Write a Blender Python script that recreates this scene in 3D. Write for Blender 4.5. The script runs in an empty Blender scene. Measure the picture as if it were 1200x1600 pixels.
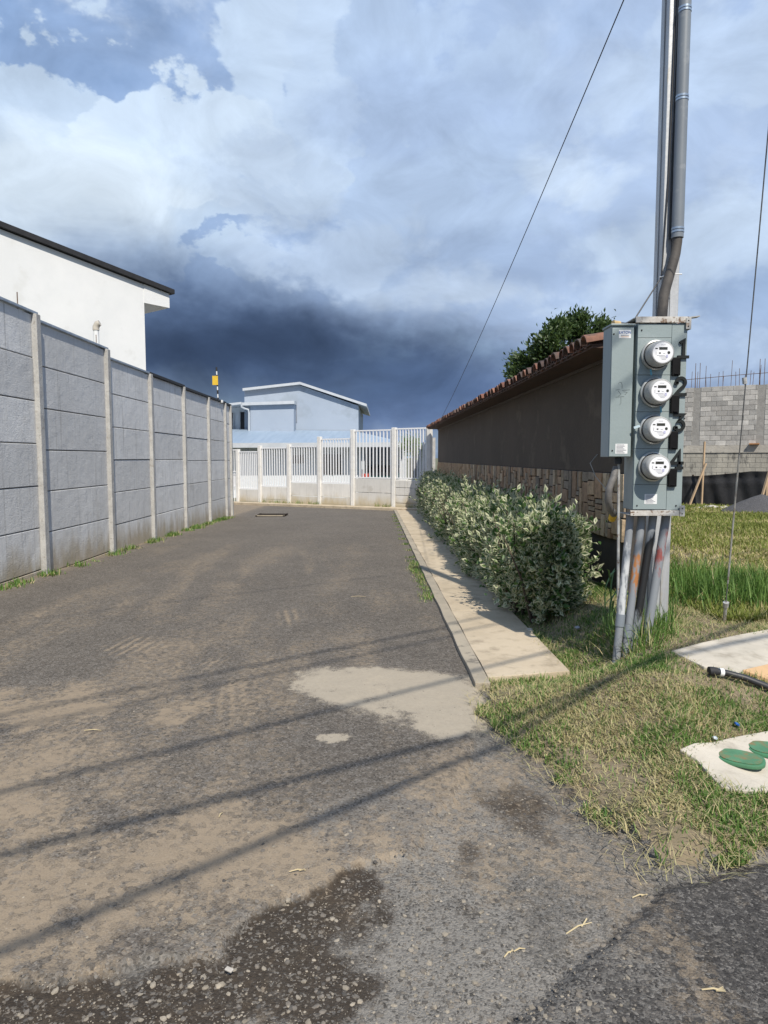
import bpy, bmesh, math, random
import numpy as np
from mathutils import Vector, Matrix
random.seed(7); rng = np.random.default_rng(7)
R = math.radians
scene = bpy.context.scene
C = scene.collection
# ------------------------------------------------------------------ camera
CZ = 1.27; PITCH = R(4.54); F = 1070.0
cam = bpy.data.cameras.new('camera'); camo = bpy.data.objects.new('camera', cam); C.objects.link(camo)
camo.location = (0, 0, CZ); camo.rotation_euler = (R(90) - PITCH, 0, 0)
cam.sensor_fit = 'VERTICAL'; cam.sensor_height = 36; cam.sensor_width = 27
cam.lens = 36 * F / 1600; cam.clip_start = 0.05; cam.clip_end = 5000
scene.camera = camo
def ray(px, py):
    xc = (px - 600) / F; yc = -(py - 800) / F
    return Vector((xc, math.cos(PITCH) + yc * math.sin(PITCH), -math.sin(PITCH) + yc * math.cos(PITCH)))
def at(px, py, Y):
    d = ray(px, py); t = Y / d.y
    return Vector((d.x * t, Y, CZ + d.z * t))
SL = 0.02
def gnd(px, py, lift=0.0):
    d = ray(px, py); t = -(CZ - lift) / (d.z + SL * d.y)
    return Vector((d.x * t, d.y * t, CZ + d.z * t))
# ------------------------------------------------------------------ node helper
class NT:
    def __init__(s, tree): s.t = tree; s.n = tree.nodes; s.l = tree.links
    def new(s, typ, **kw):
        n = s.n.new(typ)
        for k, v in kw.items(): setattr(n, k, v)
        return n
    def put(s, sock, v):
        if isinstance(v, bpy.types.NodeSocket): s.l.new(v, sock)
        elif v is not None:
            if sock.type == 'RGBA' and len(v) == 3: v = (*v, 1)
            sock.default_value = v
    def math(s, op, a, b=None, c=None, clamp=False):
        n = s.new('ShaderNodeMath', operation=op, use_clamp=clamp)
        s.put(n.inputs[0], a)
        if b is not None: s.put(n.inputs[1], b)
        if c is not None: s.put(n.inputs[2], c)
        return n.outputs[0]
    def vmath(s, op, a, b=None):
        n = s.new('ShaderNodeVectorMath', operation=op)
        s.put(n.inputs[0], a)
        if b is not None: s.put(n.inputs[1], b)
        return n.outputs[0]
    def mix(s, f, a, b, blend='MIX'):
        n = s.new('ShaderNodeMix', data_type='RGBA', blend_type=blend)
        s.put(n.inputs[0], f); s.put(n.inputs[6], a); s.put(n.inputs[7], b)
        return n.outputs[2]
    def noise(s, vec, scale, detail=4, rough=.55, dist=0, out=0):
        n = s.new('ShaderNodeTexNoise')
        if vec is not None: s.put(n.inputs['Vector'], vec)
        n.inputs['Scale'].default_value = scale; n.inputs['Detail'].default_value = detail
        n.inputs['Roughness'].default_value = rough; n.inputs['Distortion'].default_value = dist
        return n.outputs[out]
    def vor(s, vec, scale, feature='F1', out='Distance', rand=1):
        n = s.new('ShaderNodeTexVoronoi', feature=feature)
        s.put(n.inputs['Vector'], vec); n.inputs['Scale'].default_value = scale
        n.inputs['Randomness'].default_value = rand
        return n.outputs[out]
    def ss(s, v, lo, hi, a=0., b=1.):
        n = s.new('ShaderNodeMapRange', interpolation_type='SMOOTHSTEP')
        s.put(n.inputs[0], v); n.inputs[1].default_value = lo; n.inputs[2].default_value = hi
        n.inputs[3].default_value = a; n.inputs[4].default_value = b
        return n.outputs[0]
    def ramp(s, f, stops):
        n = s.new('ShaderNodeValToRGB'); s.put(n.inputs[0], f)
        e = n.color_ramp.elements
        while len(e) < len(stops): e.new(0.5)
        for el, (p, c) in zip(e, stops): el.position = p; el.color = (*c, 1)
        return n.outputs[0]
# ------------------------------------------------------------------ world: Nishita sky with cloud layers
SUN_A, SUN_E = 17.0, 50.0
to_sun = Vector((math.sin(R(SUN_A)) * math.cos(R(SUN_E)), -math.cos(R(SUN_A)) * math.cos(R(SUN_E)), math.sin(R(SUN_E))))
world = bpy.data.worlds.new('World'); scene.world = world; world.use_nodes = True
w = NT(world.node_tree); w.n.clear()
sky = w.new('ShaderNodeTexSky', sky_type='NISHITA'); sky.sun_disc = False
sky.sun_elevation = R(SUN_E); sky.sun_rotation = R(180 - SUN_A)
tc = w.new('ShaderNodeTexCoord'); D = w.vmath('NORMALIZE', tc.outputs['Generated'])
sep = w.new('ShaderNodeSeparateXYZ'); w.put(sep.inputs[0], D)
az = w.math('MULTIPLY', w.math('ARCTAN2', sep.outputs[0], sep.outputs[1]), 57.2958)
el = w.math('MULTIPLY', w.math('ARCSINE', sep.outputs[2]), 57.2958)
Ds = w.vmath('MULTIPLY', D, (1, 1, 1.5))
n1 = w.noise(Ds, 5.0, 9, .58, .3); n2 = w.noise(Ds, 2.2, 6, .55); n3 = w.noise(Ds, 14, 6, .6)
wn = w.noise(Ds, 4.0, 5, .6, out=1)
ws = w.new('ShaderNodeSeparateXYZ'); w.put(ws.inputs[0], wn)
azw = w.math('ADD', az, w.math('MULTIPLY', w.math('SUBTRACT', ws.outputs[0], .5), 11.0))
elw = w.math('ADD', el, w.math('MULTIPLY', w.math('SUBTRACT', ws.outputs[1], .5), 7.0))
Dw = w.vmath('ADD', Ds, w.vmath('MULTIPLY', w.vmath('SUBTRACT', w.noise(Ds, 9, 5, .6, out=1), (.5, .5, .5)), (.16, .16, .16)))
puff = w.math('ADD', w.math('MULTIPLY', w.math('SUBTRACT', .45, w.vor(Dw, 9)), .30), w.math('MULTIPLY', w.math('SUBTRACT', .45, w.vor(Dw, 24)), .16))
nb = w.math('ADD', w.math('ADD', w.math('MULTIPLY', n1, .7), w.math('MULTIPLY', n3, .3)), puff)
K10 = 10.0
def c10(c): return tuple(x * K10 for x in c)
base = w.ramp(w.math('DIVIDE', el, 90.0, clamp=True), [(0, (.14, .20, .33)), (.11, (.25, .33, .49)), (.22, (.31, .41, .61)), (.4, (.29, .40, .63)), (1, (.30, .40, .60))])
base = w.mix(1.0, base, (K10, K10, K10), 'MULTIPLY')
clear = sky.outputs[0]
col = w.mix(w.ss(n2, .30, .46), clear, base)
# scattered cumulus everywhere
col = w.mix(w.math('MULTIPLY', w.ss(nb, .46, .62), .6), col, c10((.56, .62, .74)))
def blob(col, px, py, rx, ry, c, strength=1., soft=.35, amp=1.2):
    d = ray(px, py).normalized(); a0 = math.degrees(math.atan2(d.x, d.y)); e0 = math.degrees(math.asin(d.z))
    k = .0535
    dx = w.math('DIVIDE', w.math('SUBTRACT', azw, a0), rx * k); dy = w.math('DIVIDE', w.math('SUBTRACT', elw, e0), ry * k)
    r = w.math('SQRT', w.math('ADD', w.math('MULTIPLY', dx, dx), w.math('MULTIPLY', dy, dy)))
    v = w.math('ADD', w.math('SUBTRACT', 1.0, r), w.math('MULTIPLY', w.math('SUBTRACT', nb, .5), amp))
    return w.mix(w.math('MULTIPLY', w.ss(v, -soft, soft), strength), col, c10(c))
BL = [(900, 260, 620, 330, (.48, .56, .73), .8, .6, 1.4), (600, 260, 200, 230, (.48, .57, .74), .85, .12, 2.4),
      (400, 80, 60, 100, (.60, .68, .81), .85, .12, 2.6), (490, 120, 55, 120, (.58, .66, .80), .8, .12, 2.6),
      (100, 270, 360, 165, (.54, .62, .75), 1., .05, 1.9), (280, 205, 150, 110, (.64, .71, .82), .95, .06, 2.1), (60, 300, 240, 90, (.72, .77, .84), .85, .35, 1.9), (420, 300, 90, 90, (.52, .59, .72), .7, .2, 2.4),
      (760, 400, 240, 40, (.28, .35, .50), .6, .6, 1.8), (1130, 450, 170, 45, (.30, .38, .54), .65, .5, 1.8), (640, 180, 160, 50, (.36, .44, .62), .5, .5, 2.2),
      (100, 405, 380, 45, (.25, .32, .46), .7, .8, 1.0), (250, 515, 430, 85, (.085, .125, .22), .95, .6, .9), (690, 640, 380, 62, (.12, .175, .32), .92, .7, .7),
      (520, 590, 260, 60, (.075, .115, .21), .85, .7, .8), (360, 535, 260, 48, (.038, .058, .108), .9, .8, .9),
      (310, 612, 170, 30, (.12, .155, .215), .6, .8, .9),
      (730, 445, 130, 26, (.60, .65, .74), .5, .6, 2.6), (530, 390, 110, 60, (.52, .59, .72), .65, .25, 2.6), (890, 250, 60, 28, (.64, .70, .80), .55, .45, 2.8), (945, 275, 45, 24, (.64, .70, .80), .5, .45, 2.8),
      (1090, 385, 130, 60, (.60, .67, .78), .6, .4, 2.4), (980, 470, 130, 50, (.56, .63, .75), .55, .25, 2.4), (1120, 90, 160, 60, (.56, .64, .78), .55, .25, 2.4), (1120, 550, 170, 32, (.5, .58, .73), .5, .6, 1.8)]
for b in BL: col = blob(col, *b)
shade = w.math('ADD', .60, w.math('MULTIPLY', w.noise(Ds, 8, 10, .60, .6), .82))
cs = w.new('ShaderNodeCombineXYZ')
for i, k in enumerate((.92, 1.0, 1.05)): w.put(cs.inputs[i], w.math('MULTIPLY', shade, k))
col = w.mix(1.0, col, cs.outputs[0], 'MULTIPLY')
bg = w.new('ShaderNodeBackground'); w.put(bg.inputs[0], col); bg.inputs[1].default_value = .1
wo = w.new('ShaderNodeOutputWorld'); w.l.new(bg.outputs[0], wo.inputs[0])
# ------------------------------------------------------------------ sun, exposure
sl = bpy.data.lights.new('sun', 'SUN'); sl.energy = 4.9; sl.angle = R(.53); sl.color = (1, .935, .83)
so = bpy.data.objects.new('sun', sl); C.objects.link(so)
so.rotation_euler = (-to_sun).to_track_quat('-Z', 'Y').to_euler(); so.location = (5, -10, 20)
vs = scene.view_settings; vs.view_transform = 'Standard'; vs.look = 'None'; vs.exposure = .12; vs.gamma = 1
# ------------------------------------------------------------------ materials
MATS = {}
def newmat(name):
    m = bpy.data.materials.new(name); m.use_nodes = True; t = NT(m.node_tree)
    return m, t, t.n['Principled BSDF']
def M(name, c1, c2=None, scale=4, rough=.8, bump=0., bscale=80, metal=0., c3=None, s3=30, t3=(.55, .7), stretch=None, rand=0., spec=None, det=5, world=True):
    """general procedural surface: two tones by noise, optional third as spots, bump, per-object variation"""
    if name in MATS: return MATS[name]
    m, t, p = newmat(name); MATS[name] = m
    if world: v = t.new('ShaderNodeNewGeometry').outputs['Position']
    else: v = t.new('ShaderNodeTexCoord').outputs['Object']
    vv = t.vmath('MULTIPLY', v, stretch) if stretch else v
    c2 = c2 or tuple(x * .8 for x in c1)
    n = t.noise(vv, scale, det, .6)
    col = t.mix(t.ss(n, .33, .67), c1, c2)
    if c3: col = t.mix(t.ss(t.noise(vv, s3, 4, .65), *t3), col, c3)
    if rand:
        oi = t.new('ShaderNodeObjectInfo')
        f = t.math('ADD', 1 - rand, t.math('MULTIPLY', oi.outputs['Random'], 2 * rand))
        cc = t.new('ShaderNodeCombineXYZ')
        for i in range(3): t.put(cc.inputs[i], f)
        col = t.mix(1., col, cc.outputs[0], 'MULTIPLY')
    t.put(p.inputs['Base Color'], col)
    p.inputs['Roughness'].default_value = rough; p.inputs['Metallic'].default_value = metal
    if spec is not None: p.inputs['Specular IOR Level'].default_value = spec
    if bump:
        b = t.new('ShaderNodeBump'); b.inputs['Strength'].default_value = 1; b.inputs['Distance'].default_value = bump
        h = t.math('ADD', t.noise(v, bscale, 5, .6), t.math('MULTIPLY', t.noise(v, bscale / 6, 3), 1.2))
        t.put(b.inputs['Height'], h); t.l.new(b.outputs[0], p.inputs['Normal'])
    return m
def mat_panel(name, a, b, dirt, ztop):
    """weathered prefab concrete: vertical streaks, soil splash near the ground, rough cast relief"""
    m, t, p = newmat(name)
    g = t.new('ShaderNodeNewGeometry').outputs['Position']; s = t.new('ShaderNodeSeparateXYZ'); t.put(s.inputs[0], g)
    n = t.noise(g, 1.6, 6, .6); col = t.mix(t.ss(n, .3, .7), a, b)
    st = t.noise(t.vmath('MULTIPLY', g, (9, 9, .7)), 2.5, 5, .6)
    col = t.mix(t.ss(st, .5, .75, 0, .45), col, tuple(x * .62 for x in a))
    oi = t.new('ShaderNodeObjectInfo'); col = t.mix(t.math('MULTIPLY', oi.outputs['Random'], .5), col, tuple(x * .70 for x in b))
    col = t.mix(t.ss(t.noise(t.vmath('MULTIPLY', g, (14, 14, .5)), 1.5, 4, .6), .56, .72, 0, .4), col, (.20, .19, .17))
    hz = t.math('ADD', s.outputs[2], t.math('MULTIPLY', s.outputs[1], SL))
    dn = t.math('ADD', hz, t.math('MULTIPLY', t.math('SUBTRACT', t.noise(t.vmath('MULTIPLY', g, (1, 1, .35)), 3.2, 5, .65), .5), -.9))
    col = t.mix(t.ss(dn, .0, .5, .8, 0), col, dirt)
    col = t.mix(t.ss(t.noise(g, 2.7, 3), .62, .75, 0, .3), col, (.33, .30, .24))
    t.put(p.inputs['Base Color'], col); p.inputs['Roughness'].default_value = .92
    bu = t.new('ShaderNodeBump'); bu.inputs['Distance'].default_value = ztop
    h = t.math('ADD', t.noise(t.vmath('MULTIPLY', g, (1, .8, 1.2)), 48, 6, .7), t.math('MULTIPLY', t.noise(g, 6, 4), 1.8))
    t.put(bu.inputs['Height'], h); t.l.new(bu.outputs[0], p.inputs['Normal'])
    return m
# ------------------------------------------------------------------ mesh helpers
def link(o, parent=None):
    C.objects.link(o)
    if parent is not None:
        o.parent = parent; o.matrix_parent_inverse = Matrix.Translation(parent.location).inverted() if False else Matrix.Identity(4)
    return o
def tag(o, label=None, cat=None, group=None, kind=None):
    if label: o['label'] = label
    if cat: o['category'] = cat
    if group: o['group'] = group
    if kind: o['kind'] = kind
    return o
def thing(name, label, cat, loc=(0, 0, 0), group=None, rz=0):
    o = bpy.data.objects.new(name, None); C.objects.link(o); o.location = loc; o.rotation_euler = (0, 0, rz)
    o.empty_display_size = .1
    return tag(o, label, cat, group)
class MB:
    """collects shapes in world (or local) coordinates and links them as ONE mesh object"""
    def __init__(s): s.v = []; s.f = []
    def add(s, vs, fs):
        k = len(s.v); s.v += [tuple(x) for x in vs]; s.f += [tuple(i + k for i in f) for f in fs]; return s
    def box(s, c, d, mtx=None, taper=1.):
        x, y, z = d[0] / 2, d[1] / 2, d[2] / 2
        vs = [Vector((a * x, b * y, -z)) for a, b in ((-1, -1), (1, -1), (1, 1), (-1, 1))] + [Vector((a * x * taper, b * y * taper, z)) for a, b in ((-1, -1), (1, -1), (1, 1), (-1, 1))]
        if mtx is not None: vs = [mtx @ q for q in vs]
        vs = [q + Vector(c) for q in vs]
        return s.add(vs, [(3, 2, 1, 0), (4, 5, 6, 7), (0, 1, 5, 4), (1, 2, 6, 5), (2, 3, 7, 6), (3, 0, 4, 7)])
    def bar(s, a, b, wd, ht, up=(0, 0, 1)):
        a, b = Vector(a), Vector(b); d = (b - a); L = d.length; d.normalize()
        u = Vector(up); r = d.cross(u)
        if r.length < 1e-4: r = d.cross(Vector((1, 0, 0)))
        r.normalize(); u = r.cross(d)
        vs = []
        for p in (a, b):
            for i, j in ((-1, -1), (1, -1), (1, 1), (-1, 1)): vs.append(p + r * (i * wd / 2) + u * (j * ht / 2))
        return s.add(vs, [(0, 1, 2, 3), (7, 6, 5, 4), (0, 4, 5, 1), (1, 5, 6, 2), (2, 6, 7, 3), (3, 7, 4, 0)])
    def tube(s, pts, r, n=8, cap=True):
        pts = [Vector(p) for p in pts]; k = len(s.v); m = len(pts); ref = None
        rs = r if isinstance(r, (list, tuple)) else [r] * m
        for i, p in enumerate(pts):
            d = (pts[min(i + 1, m - 1)] - pts[max(i - 1, 0)]).normalized()
            if ref is None: ref = d.orthogonal().normalized()
            ref = (ref - d * ref.dot(d)).normalized(); q = d.cross(ref)
            for j in range(n):
                t = 2 * math.pi * j / n
                s.v.append(tuple(p + (ref * math.cos(t) + q * math.sin(t)) * rs[i]))
        for i in range(m - 1):
            for j in range(n):
                s.f.append((k + i * n + j, k + i * n + (j + 1) % n, k + (i + 1) * n + (j + 1) % n, k + (i + 1) * n + j))
        if cap:
            s.f.append(tuple(k + j for j in reversed(range(n)))); s.f.append(tuple(k + (m - 1) * n + j for j in range(n)))
        return s
    def lathe(s, prof, org, axis, n=24):
        """prof: (distance along axis, radius)"""
        a = Vector(axis).normalized(); u = a.orthogonal().normalized(); q = a.cross(u); o = Vector(org); k = len(s.v)
        for h, r in prof:
            for j in range(n):
                t = 2 * math.pi * j / n; s.v.append(tuple(o + a * h + (u * math.cos(t) + q * math.sin(t)) * max(r, 1e-4)))
        for i in range(len(prof) - 1):
            for j in range(n): s.f.append((k + i * n + j, k + i * n + (j + 1) % n, k + (i + 1) * n + (j + 1) % n, k + (i + 1) * n + j))
        s.f.append(tuple(k + j for j in reversed(range(n)))); s.f.append(tuple(k + (len(prof) - 1) * n + j for j in range(n)))
        return s
    def prism(s, poly, vec):
        n = len(poly); p = [Vector(x) for x in poly]; vec = Vector(vec)
        return s.add(p + [x + vec for x in p], [tuple(reversed(range(n))), tuple(range(n, 2 * n))] + [(i, (i + 1) % n, n + (i + 1) % n, n + i) for i in range(n)])
    def mesh(s, name, mat, bevel=0, smooth=False):
        me = bpy.data.meshes.new(name); me.from_pydata(s.v, [], s.f)
        bm = bmesh.new(); bm.from_mesh(me); bmesh.ops.recalc_face_normals(bm, faces=bm.faces)
        if bevel: bmesh.ops.bevel(bm, geom=[e for e in bm.edges if e.calc_face_angle(0) > .5], offset=bevel, segments=2, affect='EDGES', profile=.6)
        bm.to_mesh(me); bm.free()
        if mat: me.materials.append(mat)
        if smooth:
            me.polygons.foreach_set('use_smooth', [True] * len(me.polygons))
            try: me.set_sharp_from_angle(angle=R(40))
            except Exception: pass
        return me
    def build(s, name, mat, parent=None, bevel=0, smooth=False):
        """world-coordinate shapes; parent's own transform is undone so that they stay where they are"""
        o = bpy.data.objects.new(name, s.mesh(name, mat, bevel, smooth)); C.objects.link(o)
        if parent is not None:
            o.parent = parent
            L = Vector((0, 0, 0)); p = parent
            mats = Matrix.Identity(4)
            while p is not None: mats = Matrix.LocRotScale(p.location, p.rotation_euler, None) @ mats; p = p.parent
            o.data.transform(mats.inverted())
        return o
def put(mesh, name, parent, mtx):
    o = bpy.data.objects.new(name, mesh); C.objects.link(o); o.parent = parent
    mats = Matrix.Identity(4); p = parent
    while p is not None: mats = Matrix.LocRotScale(p.location, p.rotation_euler, None) @ mats; p = p.parent
    o.matrix_local = mats.inverted() @ mtx
    return o
# numpy value noise
def vnoise(x, y, seed=0):
    xi = np.floor(x).astype(np.int64); yi = np.floor(y).astype(np.int64); fx = x - xi; fy = y - yi
    fx = fx * fx * (3 - 2 * fx); fy = fy * fy * (3 - 2 * fy)
    def h(a, b):
        n = (a * 374761393 + b * 668265263 + seed * 1442695041) & 0xFFFFFFFF
        n = ((n ^ (n >> 13)) * 1274126177) & 0xFFFFFFFF
        return ((n ^ (n >> 16)) & 0xFFFF) / 65535.
    return (h(xi, yi) * (1 - fx) + h(xi + 1, yi) * fx) * (1 - fy) + (h(xi, yi + 1) * (1 - fx) + h(xi + 1, yi + 1) * fx) * fy
def fbm(x, y, o=4, seed=0):
    s = 0; a = .5; tot = 0
    for i in range(o): s = s + a * vnoise(x * 2 ** i, y * 2 ** i, seed + i); tot += a; a *= .5
    return s / tot
def sstep(v, a, b): t = np.clip((v - a) / (b - a), 0, 1); return t * t * (3 - 2 * t)
def sdpoly(x, y, poly):
    """signed distance, positive inside"""
    P = np.array(poly, float); d = np.full(x.shape, 1e9); ins = np.zeros(x.shape, bool)
    for i in range(len(P)):
        a, b = P[i], P[(i + 1) % len(P)]; e = b - a
        t = np.clip(((x - a[0]) * e[0] + (y - a[1]) * e[1]) / (e @ e + 1e-12), 0, 1)
        d = np.minimum(d, np.hypot(x - a[0] - t * e[0], y - a[1] - t * e[1]))
        c = ((a[1] > y) != (b[1] > y)); xx = (b[0] - a[0]) * (y - a[1]) / (b[1] - a[1] + 1e-12) + a[0]
        ins ^= c & (x < xx)
    return np.where(ins, d, -d)
# ------------------------------------------------------------------ ground
def K(y): return .583 - .0122 * y           # kerb line
def W(y): return -4.22 - .0145 * (y - 8.4)  # concrete wall line
def base(y): return -SL * np.clip(y, -40, 30)
g2 = lambda px, py: tuple(gnd(px, py)[:2])
front = [g2(*p) for p in [(752, 1100), (768, 1130), (830, 1182), (890, 1228), (950, 1292), (1030, 1364), (1200, 1336)]]
LAWN = [(K(22.) + .12, 22.), (K(3.98) + .12, 3.98)] + front + [(front[-1][0] + 31, front[-1][1] + 24.6), (33, 45), (K(22.) + .12, 45)]
ms = [g2(780, 1600), g2(1045, 1375), g2(1200, 1336)]
STREET = [(ms[0][0] - 7.8, ms[0][1] - 6.4), ms[0], ms[1], ms[2], (ms[2][0] + 31, ms[2][1] + 24.6), (40, 10), (0, -40)]
rag = [(-500, 1590), (0, 1513), (60, 1497), (150, 1500), (235, 1478), (340, 1492), (400, 1440), (450, 1405), (540, 1362), (640, 1330), (690, 1260), (745, 1180), (752, 1100)]
ROAD = [g2(*p) for p in rag] + [(K(3.98) + .05, 3.98), (K(26) + .05, 26), (-8, 30), (-12, 30), (-5, 19.5), (W(18) - .1, 18), (W(0) - .1, 0)]
def lift(x, y):
    d = sdpoly(x, y, LAWN)
    side = np.where(y > 3.6, sstep(x - K(y) - .58, 0, .6) + (1 - sstep(y, 3.6, 4.05)), 1.)
    return (.20 * sstep(d, 0, 1.0) * (1 - sstep(y, 8, 20)) + .042 * sstep(d, 0, .12)) * np.clip(side, 0, 1)
def zg(x, y):
    x = np.asarray(x, float); y = np.asarray(y, float)
    return base(y) + lift(x, y)
def gnl(px, py):
    l = .1
    for _ in range(8):
        p = gnd(px, py, l); l = float(zg(p.x, p.y)) - float(base(p.y))
    return p
xs = np.concatenate([np.linspace(-40, -5.1, 30), np.arange(-5, 3.2, .02), 3.2 + np.cumsum(np.geomspace(.03, 2.2, 60))])
ys = np.concatenate([np.linspace(-14, .8, 24), np.geomspace(.85, 26, 430), np.linspace(26.8, 62, 30)])
GX, GY = np.meshgrid(xs, ys); 
jag = (fbm(GX * 9, GY * 9, 4, 3) - .5) * .16 + (fbm(GX * 2.2, GY * 2.2, 3, 9) - .5) * .16
dl = sdpoly(GX, GY, LAWN) + jag * .7; dst = sdpoly(GX, GY, STREET) + jag * .25; dr = sdpoly(GX, GY, ROAD) + jag * np.where(GX < .1, 1., .5)
n_f = fbm(GX * 25, GY * 25, 3, 5) - .5; n_m = fbm(GX * 5, GY * 5, 4, 6) - .5
GZ = zg(GX, GY)
near = (GX > -5) & (GX < 3.3) & (GY < 8)
apr = -.022 + .012 * n_m + .010 * n_f
roadz = .003 * n_f + .010 * n_m
tr = sstep(dr, -.012, .016)
nonroad = np.where(dl > 0, .015 * n_m + .012 * n_f, apr)
GZ = GZ + np.where(near, tr * roadz + (1 - tr) * nonroad, .01 * n_m)
GZ = GZ + np.where(dst > 0, .008 - .6 * np.where(near, (1 - tr) * nonroad, 0), 0) * sstep(dst, 0, .05)
lab = np.where(dl > 0, 3, np.where(dst > 0, 2, np.where(dr > 0, 0, 1)))
lab[(GX < W(GY) - .12) & (GY < 19.4)] = 4
lab[(GY > 26)] = 4
lab[(GX > 3.3) & (lab == 1)] = 2; lab[(GY < .85) & (lab != 4)] = 2
# masks: R dust, G cement, B dark damp soil, A loose gravel
def ell(px, py, rx, ry, n=1., sd=0, lo=-.15, hi=.25):
    a = gnd(px, py); ex = abs(gnd(px + rx, py).x - a.x); ey = abs(gnd(px, py - ry).y - gnd(px, py + ry).y) / 2
    r = np.hypot((GX - a.x) / ex, (GY - a.y) / ey)
    return sstep(1 - r + n * ((fbm(GX * 4.5, GY * 2.6 + GX * .8, 6, 20 + sd) - .5) * 1.8 + (fbm(GX * 22, GY * 22, 4, 60 + sd) - .5) * .7), lo, hi)
dust = np.zeros_like(GX)
for e in [(20, 1230, 260, 90, 1.1), (80, 1400, 330, 100, 1.), (300, 1330, 280, 70, 1.3), (20, 1470, 200, 60, .8), (60, 1110, 230, 36, 1.8, 3)]:
    dust = np.maximum(dust, ell(*e[:4], e[4], e[5] if len(e) > 5 else 1, -.5, 1.0) * .8)
dust = np.maximum(dust, .6 * ell(780, 1230, 130, 60, 1., 4, -.6, .7)); dust = np.maximum(dust, .45 * ell(840, 1330, 170, 70, 1.1, 5, -.6, .7))
# tyre tracks of dry soil running along the lane
for (x0, wd, st, sd) in [(-1.55, .28, .55, 1), (-.35, .22, .42, 2), (-2.9, .25, .35, 3)]:
    xc = x0 - .013 * GY + .10 * np.sin(GY * .5 + sd)
    tr_ = np.exp(-((GX - xc) / wd) ** 2) * st * sstep(fbm(GX * 1.5, GY * .6, 4, 40 + sd), .38, .62) * (1 - sstep(GY, 9, 16))
    tread = .55 + .45 * np.sin(GX * 150 + 4 * np.sin(GY * 30))
    dust = np.maximum(dust, tr_ * np.where(GY < 6.5, tread, .7))
dust = np.maximum(dust, .42 * sstep(fbm(GX * 3.2 + .3 * GY, GY * .45, 5, 77), .46, .8) * (1 - sstep(GY, 8, 15)))
for (px, py, rx, ry, fx, fy) in ((362, 1095, 34, 34, 95, 22), (455, 962, 22, 12, 80, 16), (330, 1040, 20, 14, 110, -14), (215, 1010, 60, 14, 85, -8)):
    dust = np.maximum(dust, .7 * ell(px, py, rx, ry, 1.1, 33, -.6, .7) * sstep(np.sin(GX * fx + GY * fy), -.2, .6))
dust = np.maximum(dust, .6 * np.exp(-np.clip(GX - W(GY), 0, 9) / .18))
cem = np.maximum(ell(650, 1085, 125, 40, .7, 7, -.45, .5), ell(560, 1075, 95, 32, 1., 8, -.45, .5)); cem = np.maximum(cem, ell(700, 1120, 55, 28, .8, 9, -.45, .5))
cem = np.maximum(cem, .9 * ell(520, 1152, 24, 6, 1.4, 10)); cem *= sstep(.06 + K(GY) - GX, 0, .05)
dark = np.zeros_like(GX)
for e in [(60, 1580, 330, 70, .7), (420, 1450, 150, 90, 1.1), (260, 1545, 200, 60, .9), (480, 1370, 110, 40, 1.2), (500, 1520, 120, 70, 1.2)]:
    dark = np.maximum(dark, ell(*e, 11, -.5, .6))
dark = np.maximum(dark, .6 * ell(850, 1255, 90, 40, 1.5, 13, -.7, .8)); dark = np.maximum(dark, .6 * ell(730, 1320, 40, 45, 1.6, 14, -.7, .8))
dark *= np.clip(1 - sstep(dr, -.02, .03) * (GX < .15), 0, 1)
grav = np.maximum(ell(620, 1480, 280, 160, .9, 15, -.6, .6), ell(640, 1290, 130, 70, 1., 16, -.6, .6)) * .9; grav = np.maximum(grav, np.where(lab == 1, .35, 0))
masks = np.stack([dust, cem, dark, grav], -1)
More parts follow.
